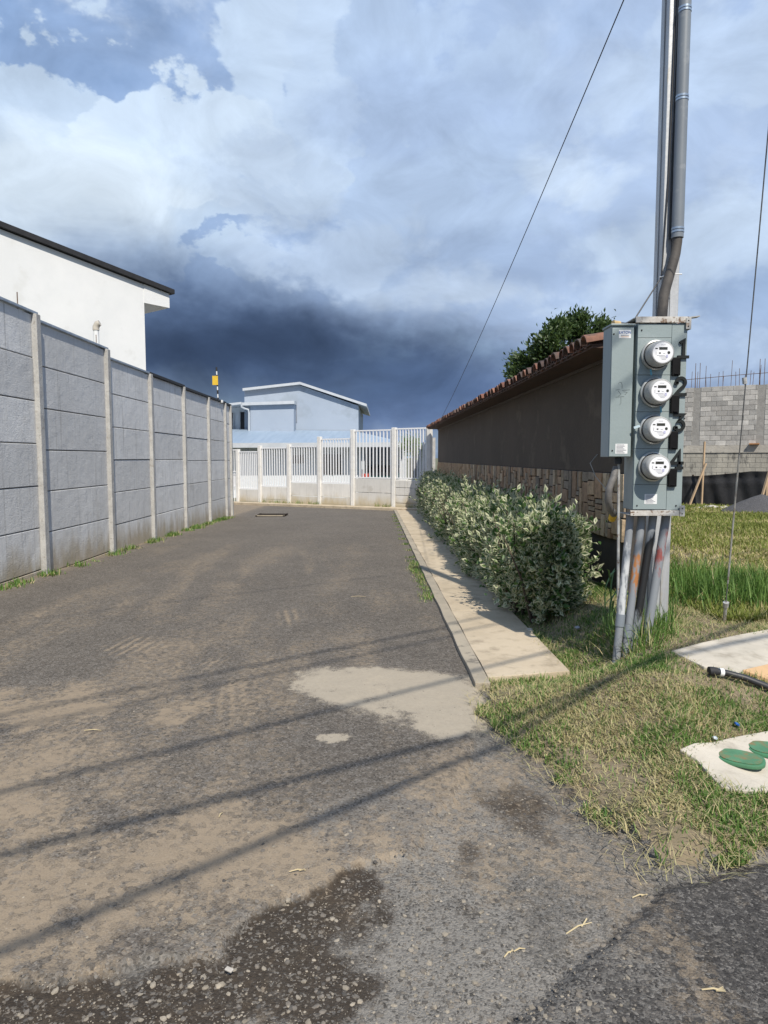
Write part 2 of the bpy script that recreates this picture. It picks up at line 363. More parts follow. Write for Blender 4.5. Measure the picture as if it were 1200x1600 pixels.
def mat_road(name, a, b, dustk, gravk, speck=.5):
    m, t, p = newmat(name)
    g = t.new('ShaderNodeNewGeometry').outputs['Position']
    at_ = t.new('ShaderNodeAttribute', attribute_name='masks')
    s = t.new('ShaderNodeSeparateColor'); t.put(s.inputs[0], at_.outputs['Color'])
    A = at_.outputs['Alpha']
    fine = t.noise(g, 190, 3, .7); gw = t.vmath('ADD', g, t.vmath('MULTIPLY', t.noise(g, 70, 3, .6, out=1), (.014, .014, .014))); v1 = t.new('ShaderNodeTexVoronoi'); t.put(v1.inputs['Vector'], gw); v1.inputs['Scale'].default_value = 150
    vs_ = t.new('ShaderNodeSeparateColor'); t.put(vs_.inputs[0], v1.outputs['Color'])
    big = t.noise(g, .9, 6, .6); mid = t.noise(g, 7, 5, .65)
    col = t.mix(t.ss(big, .3, .7), a, b)
    col = t.mix(t.ss(mid, .4, .7, 0, .5), col, tuple(x * .7 for x in a))
    col = t.mix(t.ss(vs_.outputs[0], .60, .95, 0, speck), col, (.29, .27, .24))
    v2 = t.new('ShaderNodeTexVoronoi'); t.put(v2.inputs['Vector'], gw); v2.inputs['Scale'].default_value = 46; v2s = t.new('ShaderNodeSeparateColor'); t.put(v2s.inputs[0], v2.outputs['Color'])
    col = t.mix(t.ss(v2s.outputs[0], .6, 1., 0, .38), col, (.23, .21, .185)); col = t.mix(t.ss(v2s.outputs[1], .6, 1., 0, .45), col, tuple(x * .5 for x in a))
    col = t.mix(t.ss(t.noise(g, 22, 4, .7), .5, .75, 0, .35), col, tuple(x * .62 for x in a))
    col = t.mix(t.ss(vs_.outputs[1], .5, 1., 0, .75), col, tuple(x * .35 for x in a))
    # loose gravel: pale stones
    gv = t.ss(t.math('ADD', vs_.outputs[2], t.math('MULTIPLY', A, .7)), .72, 1.15, 0, gravk)
    col = t.mix(t.math('MULTIPLY', gv, t.ss(A, .05, .6)), col, (.24, .222, .195))
    dm = t.math('MULTIPLY', s.outputs[0], dustk)
    dm = t.ss(t.math('ADD', dm, t.math('MULTIPLY', t.math('SUBTRACT', t.math('ADD', t.math('MULTIPLY', t.math('ADD', t.math('MULTIPLY', fine, .8), t.math('MULTIPLY', v2s.outputs[2], .35)), 1.), t.math('MULTIPLY', mid, .7)), .92), 1.5)), .03, .98, 0, .88)
    dm = t.math('MULTIPLY', dm, t.ss(s.outputs[0], .0, .15))
    dcol = t.mix(fine, (.22, .172, .12), (.33, .26, .18)); col = t.mix(dm, col, dcol)
    dk = t.ss(t.math('ADD', s.outputs[2], t.math('MULTIPLY', t.math('SUBTRACT', t.math('ADD', t.math('MULTIPLY', mid, .6), t.math('MULTIPLY', fine, .6)), .6), 1.5)), .22, .78, 0, .9)
    dk = t.math('MULTIPLY', dk, t.ss(vs_.outputs[0], .97, .80, .35, 1))
    col = t.mix(dk, col, t.mix(fine, (.018, .013, .009), (.055, .040, .027)))
    n30 = t.noise(g, 34, 4, .7)
    cm = t.ss(t.math('ADD', t.math('ADD', s.outputs[1], t.math('MULTIPLY', t.math('SUBTRACT', n30, .5), 1.3)), t.math('MULTIPLY', t.math('SUBTRACT', t.math('ADD', t.math('MULTIPLY', fine, 1.1), t.math('MULTIPLY', mid, .8)), .95), 1.5)), .28, .85, 0, .85)
    col = t.mix(cm, col, t.mix(n30, (.46, .395, .30), (.30, .262, .205)))
    t.put(p.inputs['Base Color'], col); p.inputs['Roughness'].default_value = .93; p.inputs['Specular IOR Level'].default_value = .25
    bu = t.new('ShaderNodeBump'); bu.inputs['Distance'].default_value = .006
    h = t.math('ADD', t.math('MULTIPLY', v1.outputs['Distance'], -.45), t.math('ADD', t.math('MULTIPLY', fine, .6), t.math('MULTIPLY', t.noise(g, 60, 4, .7), .8)))
    h = t.math('MULTIPLY', h, t.ss(t.math('ADD', dm, cm), 0, 1, 1, .35))
    t.put(bu.inputs['Height'], h); t.l.new(bu.outputs[0], p.inputs['Normal'])
    return m
m_road = mat_road('asphalt_lane', (.122, .105, .087), (.160, .137, .112), 1.0, .5)
m_apron = mat_road('asphalt_worn', (.122, .113, .10), (.16, .146, .127), .9, .8, .6)
m_street = mat_road('asphalt_street', (.062, .057, .053), (.085, .078, .070), .8, .5)
m_lawn = M('soil', (.23, .18, .115), (.16, .13, .08), 6, .95, .008, 90, c3=(.12, .11, .05), s3=3)
m_earth = M('earth', (.15, .14, .09), (.10, .11, .055), .6, .95, .01, 30)
def sheet(name, sel, mat, with_mask=True):
    f = np.argwhere((lab[:-1, :-1] == sel)); nx = len(xs)
    i = f[:, 0] * nx + f[:, 1]; q = np.stack([i, i + 1, i + 1 + nx, i + nx], 1)
    u, inv = np.unique(q, return_inverse=True); inv = inv.reshape(q.shape)
    co = np.stack([GX.ravel()[u], GY.ravel()[u], GZ.ravel()[u]], 1)
    me = bpy.data.meshes.new(name); me.vertices.add(len(u)); me.vertices.foreach_set('co', co.ravel().astype(np.float32))
    me.loops.add(q.size); me.loops.foreach_set('vertex_index', inv.ravel().astype(np.int32))
    me.polygons.add(len(q)); me.polygons.foreach_set('loop_start', np.arange(0, q.size, 4, dtype=np.int32))
    me.polygons.foreach_set('use_smooth', np.ones(len(q), bool))
    me.update(calc_edges=True); me.validate()
    if with_mask:
        ca = me.color_attributes.new('masks', 'FLOAT_COLOR', 'POINT')
        ca.data.foreach_set('color', masks.reshape(-1, 4)[u].ravel().astype(np.float32))
    me.materials.append(mat); o = bpy.data.objects.new(name, me); C.objects.link(o); tag(o, kind='structure')
    return o
sheet('road', 0, m_road); sheet('gravel_verge', 1, m_apron); sheet('main_street', 2, m_street)
sheet('lawn_ground', 3, m_lawn, False); sheet('yard_ground', 4, m_earth, False)
b = MB(); b.add([(-2500, -2500, -.95), (2500, -2500, -.95), (2500, 2500, -.95), (-2500, 2500, -.95)], [(0, 1, 2, 3)])
tag(b.build('ground', m_earth), kind='structure')
# ------------------------------------------------------------------ sidewalk with kerb
m_walk = M('walk_concrete', (.50, .415, .30), (.41, .335, .235), 1.6, .93, .004, 90, c3=(.29, .235, .165), s3=6, t3=(.46, .76))
m_kerb = M('kerb_concrete', (.36, .31, .235), (.28, .245, .19), 3, .93, .004, 90, c3=(.17, .15, .12), s3=9)
H_W = .036
def strip(o0, o1, y0, y1, z, n=60, y0b=None, bot=-.12):
    b = MB(); k = 0; vs = []
    for i in range(n + 1):
        t = i / n; ya = y0 + (y1 - y0) * t; yb = (y0b if y0b else y0) + (y1 - (y0b if y0b else y0)) * t
        xa, xb = K(ya) + o0, K(yb) + o1; za, zb = float(base(ya)) + z, float(base(yb)) + z
        wob = .004 * math.sin(i * 1.9)
        vs += [(xa + wob, ya, za + bot), (xa + wob, ya, za), (xb, yb, zb), (xb, yb, zb + bot)]
    fs = []
    for i in range(n):
        a = 4 * i
        for j in range(3): fs.append((a + j, a + j + 1, a + 5 + j, a + 4 + j))
    fs += [(0, 1, 2, 3), (4 * n + 3, 4 * n + 2, 4 * n + 1, 4 * n)]
    return b.add(vs, fs)
tag(strip(.0, .0905, 3.93, 22.3, H_W - .004).build('kerb', m_kerb, bevel=.006), kind='structure')
joints = [4.02, 6.0, 8.0, 10.0, 12.0, 14.0, 16.0, 18.0, 20.0, 22.3]
swk = bpy.data.objects.new('sidewalk', None); C.objects.link(swk); tag(swk, kind='structure')
for a, bb in zip(joints[:-1], joints[1:]):
    strip(.092, .62 + .03 * (a - 4), a + .006, bb - .006, H_W + random.uniform(-.003, .003), 6, (a + .006) + (.13 if a < 4.1 else 0)).build('slab', m_walk, swk, bevel=.004)
# ------------------------------------------------------------------ concrete panel wall (left)
m_panel = mat_panel('prefab_concrete', (.74, .735, .72), (.64, .635, .62), (.34, .27, .165), .006)
m_post = M('post_concrete', (.46, .45, .425), (.37, .36, .34), 6, .92, .006, 70, c3=(.30, .28, .25), s3=20)
m_zinc = M('zinc_cap', (.42, .46, .50), (.30, .34, .38), 8, .45, 0, metal=.6)
m_dark = M('dark_flashing', (.014, .014, .016), (.022, .022, .024), 6, .7)
def panel_wall(root, line, ys_, tops, botfn, mat, mpost, rows=6, rh=.515, capmat=None, th=.05, pd=.105, proud=.062, side=1, darkfrom=99):
    dirv = Vector((line(ys_[-1]) - line(ys_[0]), ys_[-1] - ys_[0], 0)).normalized(); ang = math.atan2(dirv.y, dirv.x)
    rot = Matrix.Rotation(ang, 4, 'Z')
    for i, y in enumerate(ys_):
        b = MB(); z0, z1 = botfn(y) - .25, tops[i]
        x = line(y)
        b.box((x + side * (proud - .075), y + random.uniform(-.012, .012), (z0 + z1) / 2), (pd, .15, z1 - z0), rot.to_3x3() @ Matrix.Rotation(random.uniform(-.006, .006), 3, 'Y')); b.build('post', mpost, root, bevel=.008)
    for i in range(len(ys_) - 1):
        ya, yb = ys_[i] + .045, ys_[i + 1] - .045; ym = (ya + yb) / 2; L = (yb - ya) / abs(dirv.y); top = tops[i + 1]
        zt = top
        for r in range(rows + 1):
            zb = max(zt - rh, botfn(ym) - .12)
            if zt - zb < .08: break
            b = MB(); off = random.uniform(-.005, .005); hgt = zt - zb - .012
            m = Matrix.Rotation(random.uniform(-.004, .004), 3, 'Y') @ rot.to_3x3()
            b.box((line(ym) - side * th / 2 + off, ym, zb + hgt / 2), (L, th, hgt), m)
            b.build('panel', mat, root, bevel=.007); zt = zb
        # backing that closes the joints
        b = MB(); b.box((line(ym) - side * (th + .002), ym, (top - .01 + zt) / 2), (L + .02, .02, top - zt - .03), rot.to_3x3()); b.build('joint_mortar', m_dark if False else mpost, root)
        if capmat:
            b = MB(); dk = i >= darkfrom
            b.box((line(ym) - side * (th / 2 - .003), ym + .03, top + .018), (L + .16, th + .05 + (.03 if dk else 0), .032 + (.02 if dk else 0)), rot.to_3x3()); b.build('cap_strip', m_dark if dk else capmat, root, bevel=.004)
PY = [3.9, 6.2, 8.4, 10.6, 12.6, 14.8, 17.0, 18.9, 19.6]
PT = [3.14, 3.07, 2.99, 2.915, 2.785, 2.778, 2.748, 2.75, 2.735]
cw = thing('concrete_wall', 'long grey prefabricated concrete panel wall with posts along the left of the lane', 'wall', (W(3.9), 3.9, 0))
panel_wall(cw, W, PY, PT, lambda y: float(base(y)), m_panel, m_post, capmat=m_zinc, darkfrom=4)
# return of the wall behind its far end
b = MB(); b.box((W(19.6) - 2.12, 19.63, 1.1), (4.1, .06, 3.2)); b.build('return_panel', m_panel, cw)
m_rust = M('rusty_steel', (.16, .09, .055), (.10, .06, .04), 30, .85)
for y, zt, h in ((8.1, 2.96, .22), (10.35, 2.91, .18)):
    MB().tube([(W(y) - .03, y, zt - .05), (W(y) - .03, y, zt + h)], .006, 6).build('rebar_stub', m_rust, cw)
# electric fence rod at the far end of the wall
ef = thing('electric_fence_rod', 'black and white striped electric fence rod with yellow sign on the wall top', 'fence rod', (*at(341, 632, 18.4)[:2], 2.72))
m_wht = M('white_plastic', (.78, .78, .76), (.70, .70, .69), 5, .5); m_blk = M('black_plastic', (.018, .018, .02), (.03, .03, .032), 20, .5)
m_yel = M('yellow_sign', (.75, .48, .03), (.62, .40, .03), 9, .6)
e0 = Vector((W(18.4) - .05, 18.4, 2.76))
for i in range(9):
    MB().tube([e0 + Vector((-.003 * i, 0, .1 * i)), e0 + Vector((-.003 * (i + 1), 0, .1 * (i + 1)))], .016 if i % 2 else .024, 8).build('insulator' if i % 2 == 0 else 'rod', m_blk if i % 2 == 0 else m_wht, ef)
MB().box(e0 + Vector((-.06, -.03, .55)), (.15, .006, .24)).build('sign', m_yel, ef, bevel=.002)
MB().box(e0 + Vector((.02, 0, .0)), (.22, .1, .07)).build('bracket', m_wht, ef, bevel=.01)
# ------------------------------------------------------------------ white house on the left
m_white = M('white_paint', (.80, .80, .785), (.74, .745, .735), .8, .85, .002, 30, c3=(.70, .70, .68), s3=1.2)
hc = at(228, 575, 17.0); hd = Vector((.633, .774, 0)); hn = Vector((.774, -.633, 0)); hb = Vector((-.774, .633, 0))
wh = thing('white_house', 'plain white rendered house with black sloping roof edge above the grey wall', 'house', (hc.x, hc.y, -.3))
z_at = lambda s: CZ + 4.1 + .152 * (s + .73)      # underside of roof, s measured back from the corner
cxy = Vector((hc.x, hc.y, 0)); S = 9.0
poly = [cxy + Vector((0, 0, -.5)), cxy - hd * S + Vector((0, 0, -.5)), cxy - hd * S + Vector((0, 0, z_at(S) - .02)), cxy + Vector((0, 0, z_at(0) - .02))]
MB().prism(poly, hb * 8).build('wall', m_white, wh)
# boxed eave at the low end
p0 = cxy + hn * .012
poly = [p0 + hd * .001 + Vector((0, 0, z_at(0) - .46)), p0 + hd * .70 + Vector((0, 0, z_at(-.7) - .36)), p0 + hd * .70 + Vector((0, 0, z_at(-.7) - .015)), p0 + hd * .001 + Vector((0, 0, z_at(0) - .015))]
MB().prism(poly, hb * 8).build('soffit_box', m_white, wh)
q0 = cxy + hn * .10
poly = [q0 + hd * .80 + Vector((0, 0, z_at(-.8))), q0 - hd * S + Vector((0, 0, z_at(S))), q0 - hd * S + Vector((0, 0, z_at(S) + .11)), q0 + hd * .80 + Vector((0, 0, z_at(-.8) + .11))]
MB().prism(poly, hb * 8.3).build('roof', m_dark, wh)
vp = thing('vent_pipe', 'white plastic vent pipe with elbow sticking up behind the grey wall', 'pipe', (W(10.6) - .42, 10.75, -.2))
a = at(150, 548, 10.75); tp = at(150, 514, 10.75)
MB().tube([(tp.x, tp.y, -.2), tp], .042, 12).build('pipe', m_wht, vp, smooth=True)
MB().tube([tp - Vector((0, 0, .02)), tp + Vector((0, 0, .03)), tp + Vector((.025, 0, .075)), tp + Vector((.06, 0, .09))], [.05, .05, .05, .046], 12).build('elbow', M('pipe_cap', (.55, .50, .42), None, 9, .6), vp, smooth=True)
# ------------------------------------------------------------------ white fence closing the lane
m_fw = mat_panel('fence_white', (.74, .72, .68), (.66, .64, .60), (.45, .36, .20), .003)
m_fp = M('fence_post_paint', (.76, .74, .70), (.68, .66, .62), 5, .85, .003, 60)
m_bar = M('white_bar_paint', (.82, .82, .82), (.76, .76, .77), 12, .5)
fence = thing('white_fence', 'white concrete and steel bar fence closing the end of the lane', 'fence', (1.47, 22, -.45))
FR = Vector((1.47, 22, 0)); FD = Vector((-.822, .569, 0)); FN = Vector((-.569, -.822, 0)); frot = Matrix.Rotation(math.atan2(FD.y, FD.x), 3, 'Z')
fpx = [671, 616, 552, 500, 452.5, 407, 372.5]; ftop = [667.9, 670, 673, 684, 695.6, 697.8, 703.4]; fbar_b = [748.5, 747.5, 755.5, 754.3, 760.4, 764.4]
fpos = []
for px in fpx:
    xr = (px - 600) / F; k = (xr * FR.y / 1.0 - FR.x) / (FD.x - xr * FD.y); fpos.append(FR + FD * k)
for i, p in enumerate(fpos):
    zt = at(fpx[i], ftop[i], p.y).z + .04; zb = float(base(p.y)) - .2
    MB().box((p.x, p.y, (zt + zb) / 2), (.14, .14, zt - zb), frot).build('post', m_fp, fence, bevel=.01)
for i in range(6):
    a, bq = fpos[i] + FD * .07, fpos[i + 1] - FD * .07; mid = (a + bq) / 2; L = (bq - a).length
    zt = at(fpx[i + 1] if i else 645, (ftop[i + 1] + 3) if i else 672, mid.y).z; zt = at((fpx[i] + fpx[i + 1]) / 2, [669.5, 672.5, 686, 697.5, 700, 706][i], mid.y).z
    zb = at((fpx[i] + fpx[i + 1]) / 2, fbar_b[i], mid.y).z; zg0 = float(base(mid.y)) - .1
    # two solid panels
    hm = zb - .5 + .02
    if i == 0:
        MB().box((mid.x, mid.y, (zb + zg0) / 2 - .01), (L + .02, .045, zb - zg0 - .02), frot).build('panel', m_fw, fence)
        rows = 4; rh = (zb - zg0 - .1) / rows
        for r in range(rows):
            xsn = [0, .36, 1] if r % 2 else [0, .62, 1]
            for c0, c1 in zip(xsn[:-1], xsn[1:]):
                cc = a + (bq - a) * ((c0 + c1) / 2) + FN * .03
                MB().box((cc.x, cc.y, zb - .04 - rh * (r + .5)), (L * (c1 - c0) - .02, .03, rh - .022), frot).build('stone_pattern_block', m_fw, fence, bevel=.008)
    else:
        for z1, z2 in ((zb - .012, hm - .0), (hm - .014, zg0)):
            MB().box((mid.x, mid.y, (z1 + z2) / 2), (L + .02, .05, z1 - z2), frot).build('panel', m_fw, fence, bevel=.006)
    MB().bar(a + Vector((0, 0, zt)), bq + Vector((0, 0, zt)), .04, .045).build('top_rail', m_bar, fence)
    MB().bar(a + Vector((0, 0, zb + .02)), bq + Vector((0, 0, zb + .02)), .04, .04).build('bottom_rail', m_bar, fence)
    nb_ = 11; bm_ = MB().box((0, 0, 0), (.036, .03, zt - zb - .06)).mesh('bar', m_bar)
    for j in range(nb_):
        p = a + (bq - a) * ((j + .5) / nb_)
        put(bm_, 'bar', fence, Matrix.Translation((p.x, p.y, (zt + zb) / 2 + .01)) @ frot.to_4x4())
gate = thing('white_gate', 'narrow white barred gate beside the end of the grey wall', 'gate', tuple(fpos[6] + FD * .1))
ga, gb = fpos[6] + FD * .09, fpos[6] + FD * 1.5
gz = [at(368, y, ga.y).z for y in (703, 737, 741, 760, 763, 786)]
for z in gz: MB().bar(ga + Vector((0, 0, z)), gb + Vector((0, 0, z)), .05, .05).build('rail', m_bar, gate)
MB().prism([ga + Vector((0, 0, gz[3])), gb + Vector((0, 0, gz[3])), gb + Vector((0, 0, gz[2])), ga + Vector((0, 0, gz[2]))], FN * .01).build('plate', m_bar, gate)
for j in range(12):
    p = ga + (gb - ga) * (j / 11)
    MB().bar(p + Vector((0, 0, gz[5])), p + Vector((0, 0, gz[0])), .025, .025).build('bar', m_bar, gate)
# kerb strip at the foot of the fence
b = MB(); pa, pb = fpos[0] + FN * .1 - FD * .6, fpos[6] + FN * .1 + FD * 2.5
b.prism([Vector((pa.x, pa.y, float(base(pa.y)) - .1)), Vector((pb.x, pb.y, float(base(pb.y)) - .1)), Vector((pb.x, pb.y, float(base(pb.y)) + .09)), Vector((pa.x, pa.y, float(base(pa.y)) + .09))], FN * .5)
tag(b.build('fence_kerb', m_walk, bevel=.01), kind='structure')
# drain grate
dg = gnd(425, 806); dg.z += .016; gr = thing('drain_grate', 'dark iron drain grate set in the asphalt near the fence', 'drain', (dg.x, dg.y, dg.z))
m_iron = M('cast_iron', (.018, .013, .010), (.03, .022, .017), 20, .9, spec=.05)
for sx, sy, lx, ly in ((0, -.2, .82, .05), (0, .2, .82, .05), (-.385, 0, .05, .45), (.385, 0, .05, .45)):
    MB().box((dg.x + sx, dg.y + sy * 1.6, dg.z + .012 - .02 * sy * 1.6), (lx, ly * (1.6 if ly > .1 else 1), .03)).build('frame', m_iron if (ly > .1 or sy > 0) else m_kerb, gr)
MB().box((dg.x, dg.y, dg.z + .006), (.74, .62, .004), Matrix.Rotation(-.02, 3, 'X')).build('pit_shade_plate', M('pit_shade_black', (.004, .004, .004), None, 4, 1., spec=0.), gr)  # flat near-black plate: shade of the hole below the slats put into colour
for j in range(14):
    MB().box((dg.x - .345 + .053 * j, dg.y, dg.z + .018), (.022, .62, .022), Matrix.Rotation(-.02, 3, 'X')).build('slat', m_iron, gr)
# ------------------------------------------------------------------ pale blue house behind the fence
m_blue = M('pale_blue_paint', (.34, .39, .46), (.31, .36, .43), .5, .85, .002, 20, c3=(.29, .335, .39), s3=.8)
m_blue_w = M('pale_white_paint', (.70, .73, .76), (.64, .68, .72), .7, .85)
m_roofb = M('blue_metal_roof', (.33, .41, .50), (.28, .36, .45), .8, .45, .01, 3, stretch=(6, .4, 1), metal=.2)
m_trim = M('white_trim', (.50, .525, .55), (.45, .475, .50), 4, .6)
m_glass = M('dark_glass', (.012, .014, .018), (.02, .022, .03), 2, .08)
bh = thing('blue_house', 'pale blue house with gabled upper block and low metal roof behind the fence', 'house', (-3, 33, -.6))
def V(px, py, Y): return at(px, py, Y)
Yb = 36.5
MB().prism([V(382, 700, Yb), V(560, 700, Yb), V(560, 634, Yb), V(468.5, 602, Yb), V(382, 611, Yb)], (0, 8, 0)).build('upper_wall', m_blue, bh)
rf = MB()
for (x0, y0), (x1, y1) in (((379, 610.5), (468.5, 600.5)), ((468.5, 600.5), (573, 635))):
    A, B_ = V(x0, y0, Yb - .25), V(x1, y1, Yb - .25); rf.prism([A, B_, B_ + Vector((0, 0, .13)), A + Vector((0, 0, .13))], (0, 8.6, 0))
rf.build('upper_roof', m_trim, bh)
Yw = 35.6
MB().prism([V(391, 690, Yw), V(459, 690, Yw), V(459, 632, Yw), V(391, 633, Yw)], (0, Yb - Yw - .01, 0)).build('wing_wall', m_blue, bh)
MB().prism([V(377, 633.5, Yw - .2), V(460, 631, Yw - .2), V(460, 626, Yw - .2), V(377, 629, Yw - .2)], (0, 1.0, 0)).build('wing_fascia', m_trim, bh)
MB().prism([V(340, 636, Yw - .3), V(377, 631.5, Yw - .3), V(377, 628, Yw - .3), V(340, 632, Yw - .3)], (0, 3.5, 0)).build('porch_fascia', m_trim, bh)
MB().prism([V(340, 690, Yw + 1.2), V(391, 690, Yw + 1.2), V(391, 633, Yw + 1.2), V(340, 633, Yw + 1.2)], (0, 4, 0)).build('porch_wall', m_blue_w, bh)
for x0, x1, y0, y1 in ((375, 388, 644, 676), (354, 365, 645, 672)):
    f = MB().prism([V(x0, y1, Yw + 1.19), V(x1, y1, Yw + 1.19), V(x1, y0, Yw + 1.19), V(x0, y0, Yw + 1.19)], (0, -.03, 0)).build('doorway', m_glass, bh)
    for xx in (x0, x1): MB().prism([V(xx - .8, y1, Yw + 1.15), V(xx + .8, y1, Yw + 1.15), V(xx + .8, y0, Yw + 1.15), V(xx - .8, y0, Yw + 1.15)], (0, -.04, 0)).build('jamb', m_trim, f)
dpts = [V(377, 632, Yw - .3), V(377.5, 636, Yw - .3), V(382, 638.5, Yw - .15), V(388, 640, Yw - .1), V(389, 645, Yw - .08), V(389, 688, Yw - .08)]
MB().tube(dpts, .05, 8).build('downspout', m_trim, bh, smooth=True)
MB().prism([V(462, 660, Yb - .012), V(464, 660, Yb - .012), V(463.5, 638, Yb - .012), V(462.5, 638, Yb - .012)], (0, -.02, 0)).build('wall_stain_lamp', M('lamp_grey', (.2, .22, .26)), bh)
# low roof
Ye, Yr = 31.0, 36.45
eL, eR, rR, rL = V(300, 695, Ye), V(634, 693.5, Ye), V(556, 675.5, Yr), V(300, 671, Yr)
eB = Vector((eR.x + .2, Yr + 2, eR.z))
t_ = Vector((0, 0, .06))
MB().add([eL, eR, rR, rL, eL + t_, eR + t_, rR + t_, rL + t_], [(0, 1, 2, 3), (7, 6, 5, 4), (0, 4, 5, 1), (1, 5, 6, 2), (2, 6, 7, 3), (3, 7, 4, 0)]).build('low_roof', m_roofb, bh)
MB().add([eR + Vector((.01, 0, 0)), eB, rR + Vector((.01, .01, 0)), eR + t_ + Vector((.01, 0, 0)), eB + t_, rR + t_ + Vector((.01, .01, 0))], [(0, 1, 2), (5, 4, 3), (0, 3, 4, 1), (1, 4, 5, 2)]).build('hip_roof', m_roofb, bh)
MB().prism([eL + Vector((0, -.03, -.14)), eR + Vector((.03, -.03, -.14)), eR + Vector((.03, -.03, .07)), eL + Vector((0, -.03, .07))], (0, -.05, 0)).build('eave_gutter', m_trim, bh)
Yl = 31.95
MB().prism([V(300, 800, Yl), V(566, 800, Yl), V(566, 693.5, Yl), V(300, 693.5, Yl)], (0, 4, 0)).build('lower_wall', m_blue_w, bh)
MB().prism([V(566.5, 800, 35.5), V(632, 800, 35.5), V(632, 693, 35.5), V(566.5, 693, 35.5)], (0, .9, 0)).build('carport_wall', m_blue_w, bh)
for px in (567, 631): MB().box((V(px, 700, Ye + .5).x, Ye + .5, .6), (.16, .16, 2.44)).build('carport_post', m_trim, bh)
for x0, x1, y0, y1, nm in ((458, 474, 711, 724, 'window'), (506, 534, 710, 741, 'window')):
    f = MB().prism([V(x0, y1, Yl - .01), V(x1, y1, Yl - .01), V(x1, y0, Yl - .01), V(x0, y0, Yl - .01)], (0, -.03, 0)).build(nm, m_glass, bh)
    for xx in (x0, (x0 + x1) / 2, x1): MB().prism([V(xx - .6, y1, Yl - .05), V(xx + .6, y1, Yl - .05), V(xx + .6, y0, Yl - .05), V(xx - .6, y0, Yl - .05)], (0, -.02, 0)).build('frame', m_trim if False else m_dark, f)
MB().box(V(386, 697, Ye + .3) - Vector((0, 0, .08)), (.16, .16, .3)).build('eave_lamp', m_trim, bh, bevel=.03)
# panel wall running on behind the fence, plant
cw2 = thing('yard_wall', 'grey panel wall running back behind the right end of the white fence', 'wall', (1.55, 23.2, -.45))
panel_wall(cw2, lambda y: 1.62 - .004 * (y - 23), [22.9, 25.1, 27.3, 29.5, 31.7, 33.9, 36.1], [1.93, 1.9, 1.86, 1.82, 1.78, 1.74, 1.7], lambda y: float(base(y)), m_panel, m_post, rows=5, capmat=None, side=-1)
# parked car in the carport
m_car = M('dark_green_car_paint', (.015, .05, .05), (.02, .06, .06), 2, .25, spec=.6); m_tyre = M('tyre_rubber', (.02, .02, .02), None, 20, .85)
cc = V(596, 760, 31.6); cx0 = cc.x; cg = -.6
car = thing('parked_car', 'dark green car parked under the low roof behind the fence', 'car', (cx0, 31.6, cg))
sec = [(0, .35), (0, .78), (.15, .92), (1.05, 1.02), (1.75, 1.50), (3.3, 1.52), (3.9, 1.05), (4.1, .95), (4.1, .35)]
MB().prism([(cx0 - .84, 30.6 + y, cg + z) for y, z in sec], (1.68, 0, 0)).build('body', m_car, car, bevel=.06, smooth=True)
MB().add([(cx0 - .70, 30.6 + 1.06, cg + 1.06), (cx0 + .70, 30.6 + 1.06, cg + 1.06), (cx0 + .62, 30.6 + 1.66, cg + 1.46), (cx0 - .62, 30.6 + 1.66, cg + 1.46)], [(0, 1, 2, 3)]).build('windscreen', m_glass, car)
for s in (-1, 1):
    MB().lathe([(0, .08), (.03, .075)], (cx0 + s * .6, 30.6 - .01, cg + .72), (0, -1, 0), 12).build('headlight', m_trim, car)
    for yy in (.75, 3.3): MB().lathe([(-.1, .2), (-.1, .31), (.1, .31), (.1, .2)], (cx0 + s * .76, 30.6 + yy, cg + .31), (1, 0, 0), 18).build('wheel', m_tyre, car, smooth=True)
MB().box((cx0, 30.59, cg + .5), (.5, .02, .12)).build('number_plate', m_trim, car)
# small yard furniture behind the bars
def plastic_table(p):
    t = thing('plastic_table', 'small white plastic table behind the fence bars', 'table', tuple(p))
    MB().lathe([(0, .44), (.03, .45)], p + Vector((0, 0, .70)), (0, 0, 1), 20).build('table_top', m_wht, t)
    for i in range(4):
        a = R(45 + 90 * i); MB().bar(p + Vector((.33 * math.cos(a), .33 * math.sin(a), 0)), p + Vector((.26 * math.cos(a), .26 * math.sin(a), .7)), .05, .04).build('leg', m_wht, t)
plastic_table(Vector((V(607, 740, 26.8).x, 26.8, -.54)))
pc = Vector((V(626, 740, 25.6).x, 25.6, -.51)); ch = thing('plastic_chair', 'white plastic chair behind the right bay of the fence', 'chair', tuple(pc))
MB().box(pc + Vector((0, 0, .43)), (.44, .44, .04)).build('seat', m_wht, ch, bevel=.01)
MB().box(pc + Vector((.08, .21, .72)), (.42, .04, .5), Matrix.Rotation(-.15, 3, 'X')).build('backrest', m_wht, ch, bevel=.015)
for sx in (-1, 1):
    for sy in (-1, 1): MB().bar(pc + Vector((.19 * sx, .19 * sy, .42)), pc + Vector((.22 * sx, .22 * sy, 0)), .04, .04).build('leg', m_wht, ch)
rp = Vector((V(567, 745, 27.5).x, 27.5, -.55)); mbx = thing('letter_box', 'red box on a dark post behind the fence bars', 'letter box', tuple(rp))
MB().bar(rp, rp + Vector((0, 0, 1.35)), .09, .09).build('post', m_dark, mbx)
MB().box(rp + Vector((.1, -.03, 1.1)), (.28, .2, .16)).build('box', M('red_paint', (.45, .05, .03), None, 8, .5), mbx, bevel=.02)
